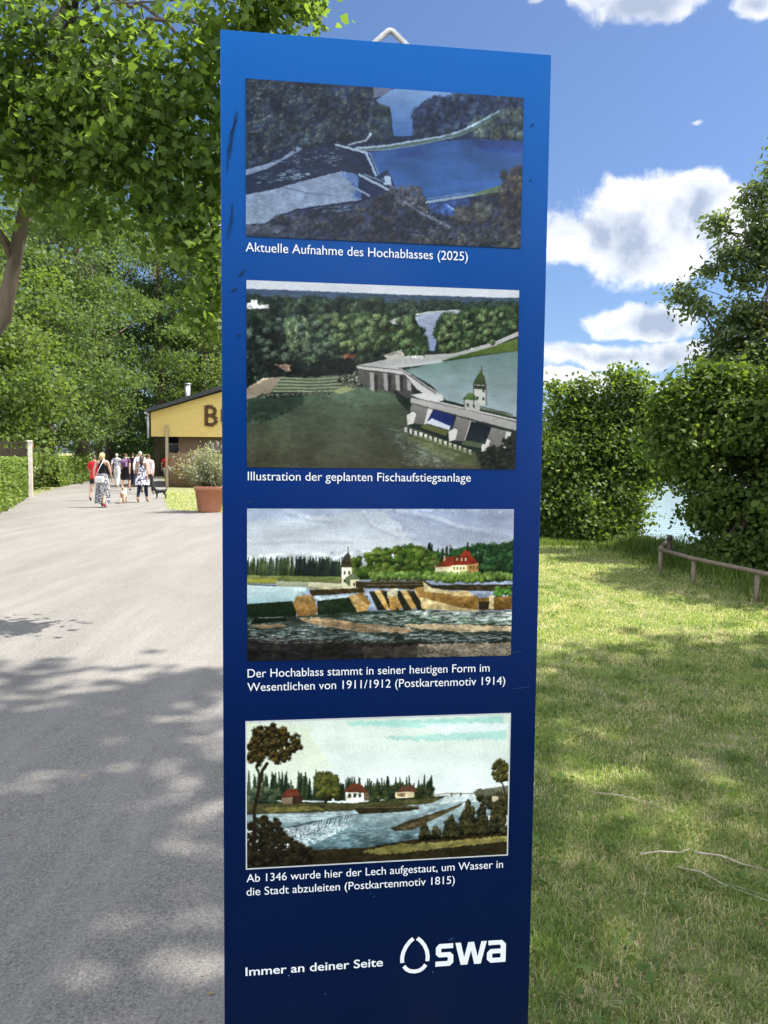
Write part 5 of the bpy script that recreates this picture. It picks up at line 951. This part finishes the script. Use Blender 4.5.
text('slogan', 'Immer an deiner Seite', (245.6, 975.0), (382.8, 966.2), .0175, .012)
# emblem: a broken drop and three heavy letters, drawn as outlines
def fill(name, polys, parent, y=-.0011):
    cu = bpy.data.curves.new('c', 'CURVE'); cu.dimensions = '2D'; cu.fill_mode = 'BOTH'
    for P_ in polys:
        sp_ = cu.splines.new('POLY'); sp_.points.add(len(P_)-1); sp_.use_cyclic_u = True
        for q_, (x, z) in zip(sp_.points, P_): q_.co = (x, z, 0, 1)
    o = bpy.data.objects.new('c', cu); COL.objects.link(o); bpy.context.view_layer.update(); me = bpy.data.meshes.new_from_object(o.evaluated_get(bpy.context.evaluated_depsgraph_get()))
    bpy.data.objects.remove(o); bpy.data.curves.remove(cu); me.transform(Matrix(((1,0,0,0),(0,0,1,y),(0,1,0,0),(0,0,0,1)))); me.name = name
    return link(name, me, white, parent)
(lu, lz), (ru, rz_) = onp(380+303/5.486, 920+254/5.486), onp(380+688/5.486, 920+227/5.486); kx = (ru-lu)/385; kz = kx*1.02; lz = (lz+rz_)/2
def L_(P_): return [(lu+x*kx, lz+z*kz) for x, z in P_]
fill('letter', [L_([(0,0),(78,0),(97,17),(97,58),(80,75),(34,75),(30,79),(30,92),(34,96),(95,96),(95,122),(20,122),(2,104),(2,66),(18,49),(63,49),(67,45),(67,31),(63,27),(0,27)])], ST)
fill('letter', [L_([(107,122),(137,122),(156,40),(177,122),(209,122),(230,40),(249,122),(279,122),(248,0),(212,0),(193,76),(174,0),(138,0)])], ST)
fill('letter', [L_([(288,97),(288,122),(362,122),(385,101),(385,0),(302,0),(281,19),(281,56),(299,75),(356,75),(356,92),(351,97)]), L_([(313,50),(310,46),(310,30),(314,26),(356,26),(356,50)])], ST)
def arc(pts, w):
    pts = np.array(pts, float); out = []; inn = []
    q_ = [np.array(pts[0])]; 
    for i in range(len(pts)):
        a, b_ = pts[max(i-1, 0)], pts[min(i+1, len(pts)-1)]; t_ = (b_-a)/np.linalg.norm(b_-a); nn = np.array([-t_[1], t_[0]]); out.append(tuple(pts[i]+nn*w/2)); inn.append(tuple(pts[i]-nn*w/2))
    return out+inn[::-1]
# in emblem units (crop pixels, untilted): centre x -113, baseline 0 at the letters' foot
def drop(t): return None
la = [(-121+0, 168), (-140, 152), (-160, 126), (-174, 96), (-180, 66), (-179, 40)]; ra = [(-100, 168), (-80, 152), (-60, 126), (-47, 96), (-42, 66), (-44, 40)]
ba = [(-170, 21), (-156, 4), (-136, -8), (-111, -12), (-86, -8), (-66, 4), (-52, 21)]
for P_ in (la, ra, ba): fill('emblem_arc', [L_([(x, z-6) for x, z in arc(P_, 21)])], ST)

# ================================================================== GRASS
def Hz(P): return hz(P[:, 0], P[:, 1])
r = np.random.default_rng(404)
def in_lawn(x, y, soft=.12):
    e = np.interp(y, RRY, RRX); sd = x-np.interp(y, SHY, SHX)
    return (x > e+.02+soft*(r.uniform(0, 1, len(x))**2-.35)) & (sd < .6)
def scatter(n, x0, x1, y0, y1, dist_pow=1.4):
    y = y0*((y1/y0)**r.uniform(0, 1, n)) if dist_pow else r.uniform(y0, y1, n); x = x0+(x1-x0)*r.uniform(0, 1, n)
    return x, y
def blades(x, y, h, w, lean):
    n = len(x); z = hz(x, y); a = r.uniform(0, 2*pi, n); fx, fy = np.cos(a), np.sin(a); ln = lean*r.uniform(.2, 1.3, n)*h; b = a+r.uniform(-.6, .6, n)
    px_, py_ = -np.sin(b)*w, np.cos(b)*w; z = z-.004
    V = np.empty((n, 5, 3)); V[:, 0] = np.stack([x-px_, y-py_, z], -1); V[:, 1] = np.stack([x+px_, y+py_, z], -1)
    mx, my, mz = x+fx*ln*.35, y+fy*ln*.35, z+h*.62
    V[:, 2] = np.stack([mx+px_*.75, my+py_*.75, mz], -1); V[:, 3] = np.stack([mx-px_*.75, my-py_*.75, mz], -1); V[:, 4] = np.stack([x+fx*ln, y+fy*ln, z+h*np.maximum(.16, 1-.5*lean)], -1)
    return V.reshape(-1, 3), n
XY = []
for n, x0, x1, y0, y1 in ((210000, 0, 2.6, 1.55, 3.6), (190000, 0, 4.6, 3.6, 8), (150000, 0, 6.2, 8, 17), (26000, -2.2, .4, -1, 1.6)):
    x, y = r.uniform(x0, x1, n), (r.uniform(y0, y1, n) if y0 < 0 else y0*((y1/y0)**r.uniform(0, 1, n)))
    k = in_lawn(x, y); XY.append(np.stack([x[k], y[k]], -1))
n = 26000; x, y = r.uniform(-10, -2, n), r.uniform(20, 33, n); k = in_lawn(x, y, .3) & (np.hypot(x+4.82, y-21.2) > .3); XY.append(np.stack([x[k], y[k]], -1))
n = 9000; x, y = r.uniform(-22, -8, n), r.uniform(16, 50, n); lx = np.interp(y, RLY, RLX); k = (x < lx+.05) & (x > lx-1.5); XY.append(np.stack([x[k], y[k]], -1))
XY = np.concatenate(XY); x, y = XY[:, 0], XY[:, 1]
patch = .5+.5*wob(x*1.3, y*1.1, 1.6); thin = (r.uniform(0, 1, len(x)) < .42+.58*sst(patch+.25*wob(x*6, y*5), .2, .6)); x, y, patch = x[thin], y[thin], patch[thin]
h = r.uniform(.018, .042, len(x))*(1+.7*sst(wob(x*2.3, y*2.9, 1.3), .2, .9))*(1+.02*np.maximum(y-4, 0)); w = r.uniform(.0008, .0017, len(x))*(1+np.maximum(y-2.5, 0)*.2)
V, n = blades(x, y, h, w, np.where(r.uniform(0, 1, len(x)) < .45, r.uniform(1.1, 1.9, len(x)), r.uniform(.3, .9, len(x)))); F5 = (np.arange(n)[:, None]*5+np.array([[0, 1, 2, 3]])); F3 = np.arange(n)[:, None]*5+np.array([[3, 2, 4]])
def np_mesh_mixed(name, V, Q, T):
    me = bpy.data.meshes.new(name); me.vertices.add(len(V)); me.vertices.foreach_set('co', V.astype(np.float32).ravel()); nq, nt = len(Q), len(T); me.loops.add(nq*4+nt*3)
    me.loops.foreach_set('vertex_index', np.concatenate([Q.ravel(), T.ravel()]).astype(np.int32)); me.polygons.add(nq+nt)
    me.polygons.foreach_set('loop_start', np.concatenate([np.arange(nq)*4, nq*4+np.arange(nt)*3]).astype(np.int32)); me.polygons.foreach_set('loop_total', np.concatenate([np.full(nq, 4), np.full(nt, 3)]).astype(np.int32)); me.update(calc_edges=True); return me
m, g, p = base('grass_blade'); geo = g.new('ShaderNodeNewGeometry'); oc = g.new('ShaderNodeTexCoord').outputs['Object']
rnd = geo.outputs['Random Per Island']; dry = g.ss(g.m('ADD', g.m('ADD', g.m('MULTIPLY', g.noise(oc, 1.6, 5, .65), .65), g.m('MULTIPLY', g.noise(oc, 6.5, 3, .6), .35)), g.m('MULTIPLY', g.m('SUBTRACT', rnd, .5), .42)), .46, .72)
c = g.mix(rnd, (.150, .225, .040), (.32, .41, .10)); c = g.mix(dry, c, (.58, .50, .31)); g.put(p.inputs['Base Color'], c); p.inputs['Roughness'].default_value = .55; p.inputs['Specular IOR Level'].default_value = .25
tr = g.new('ShaderNodeBsdfTranslucent'); g.put(tr.inputs[0], g.mix(1, c, (1.3, 1.35, .6), 'MULTIPLY')); mx = g.new('ShaderNodeMixShader'); mx.inputs[0].default_value = .45; g.l.new(p.outputs[0], mx.inputs[1]); g.l.new(tr.outputs[0], mx.inputs[2]); g.l.new(mx.outputs[0], m.node_tree.nodes['Material Output'].inputs[0])
tag(link('grass', np_mesh_mixed('grass', V, F5, F3), m), 'short patchy mown grass with straw on the lawn', 'grass', kind='stuff')
# denser dark tufts
XT = []
for k in range(620):
    y0 = 1.6*((13/1.6)**r.uniform()); x0 = r.uniform(.1, .62*y0+.4)
    if x0 < np.interp(y0, RRY, RRX)+.1 or x0 > 4.3: continue
    n = r.integers(14, 46); XT.append(np.stack([x0+r.normal(size=n)*.028*(1+.12*y0), y0+r.normal(size=n)*.028*(1+.12*y0)], -1))
XT = np.concatenate(XT); x, y = XT[:, 0], XT[:, 1]; V, n = blades(x, y, r.uniform(.03, .075, len(x)), r.uniform(.0012, .0022, len(x))*(1+np.maximum(y-2.5, 0)*.2), r.uniform(.4, 1.3, len(x)))
tag(link('grass_tufts', np_mesh_mixed('grass_tufts', V, np.arange(n)[:, None]*5+np.array([[0, 1, 2, 3]]), np.arange(n)[:, None]*5+np.array([[3, 2, 4]])), leafmat('tuft_blade', (0.070,0.121,0.032), (0.170,0.223,0.072), .42, 3)), 'small lush tufts of grass in the lawn', 'grass', kind='stuff')
# dry leaf and bark crumbs
n = 900; y = 1.6*((9/1.6)**r.uniform(0, 1, n)); x = r.uniform(-.55, .6, n)*y; k = (x < 4.2) & (r.uniform(0, 1, n) < np.where(x > np.interp(y, RRY, RRX), 1, .16)); C = np.stack([x[k], y[k], hz(x[k], y[k])+np.where(x[k] > 0, .022, .008)], -1); V, F = leaves(C, .014, T_ellip(.3), 3., None, 0, r, .6)
tag(link('leaf_litter', np_mesh('leaf_litter', V, F), mat('dry_litter', (.34,.25,.14), (.16,.105,.06), 3, .8, .2)), 'scattered crumbs of dry leaves', 'litter', kind='stuff')
# broad leaved weeds in the turf
C = []; 
for k in range(300):
    y0 = 1.6*((11/1.6)**r.uniform()); x0 = r.uniform(.1, .62*y0+.4)
    if x0 < np.interp(y0, RRY, RRX)+.12 or x0 > 4.3: continue
    n = r.integers(5, 13); C.append(np.stack([x0+r.normal(size=n)*.035, y0+r.normal(size=n)*.035, np.full(n, 0.)+r.uniform(.008, .04, n)], -1))
C = np.concatenate(C); C[:, 2] += hz(C[:, 0], C[:, 1]); V, F = leaves(C, .026, T_ellip(.36), 1.0, None, 0, r)
tag(link('weeds', np_mesh('weeds', V, F), leafmat('weed_leaf', (0.080,0.136,0.043), (0.170,0.233,0.072), .45, 3)), 'small broad leaved weeds among the grass', 'weeds', kind='stuff')
# tall bank grass round the bush, the rail and the shore
XY = []
for n, cx, cy, sx_, sy_ in ((2600, 4.55, 13.2, .45, .5), (1600, 3.6, 13.9, .9, .3), (2600, 4.7, 9.6, .35, 2.0), (900, 2.6, 14.0, .5, .25), (1500, 4.35, 11.4, .3, .6)):
    XY.append(np.stack([cx+r.normal(size=n)*sx_, cy+r.normal(size=n)*sy_], -1))
XY = np.concatenate(XY); k = XY[:, 0] > 1.2; XY = XY[k]; x, y = XY[:, 0], XY[:, 1]; h = r.uniform(.08, .36, len(x))*np.where(x < 4.1, .55, 1); V, n = blades(x, y, h, np.full(len(x), .006), .8)
tag(link('bank_grass', np_mesh_mixed('bank_grass', V, np.arange(n)[:, None]*5+np.array([[0, 1, 2, 3]]), np.arange(n)[:, None]*5+np.array([[3, 2, 4]])), L_bush), 'taller rough grass along the river bank', 'grass', kind='stuff')
# fallen twigs on the lawn
twm = mat('dry_twig', (.46,.40,.30), (.28,.235,.17), 20, .85, .2)
def twig(pp, rad0, label):
    P_ = [at(*q) for q in pp]; c0 = P_[len(P_)//2]; t = thing('fallen_twig', (c0[0], c0[1], 0), label, 'twig', 'fallen twigs on the lawn')
    mb = MB(); mb.tube([np.array([q[0]-c0[0], q[1]-c0[1], float(hz(q[0], q[1]))+.034+.008*sin(i*2)]) for i, q in enumerate(P_)], [rad0*.85*(1-.6*i/(len(P_)-1)) for i in range(len(P_))], 6); 
    for i in range(len(P_)-1):
        a_ = np.array([P_[i][0]-c0[0], P_[i][1]-c0[1], float(hz(*P_[i][:2]))+.036]); b_ = np.array([P_[i+1][0]-c0[0], P_[i+1][1]-c0[1], 0]); dd = (b_-a_)*random.uniform(.3, .55); dd = np.array([dd[0]-dd[1]*random.choice((-.8, .8)), dd[1]+dd[0]*random.choice((-.8, .8)), .012]); mb.tube([a_, a_+dd], [rad0*.3, rad0*.12], 5)
    mb.build('stem', twm, t)
twig([(640, 859), (660, 857), (680, 854), (691, 850)], .0042, 'pale straight dry twig lying on the lawn nearest to the panel')
twig([(694, 855), (720, 860), (742, 865), (768, 872)], .0052, 'thicker dry twig lying at the right edge of the lawn')
twig([(678, 872), (700, 878), (725, 888), (768, 905)], .0034, 'long thin twig lying nearest to the viewer on the lawn')
twig([(590, 793), (620, 797), (650, 801), (676, 813)], .0034, 'curved brown twig lying farthest up the lawn')
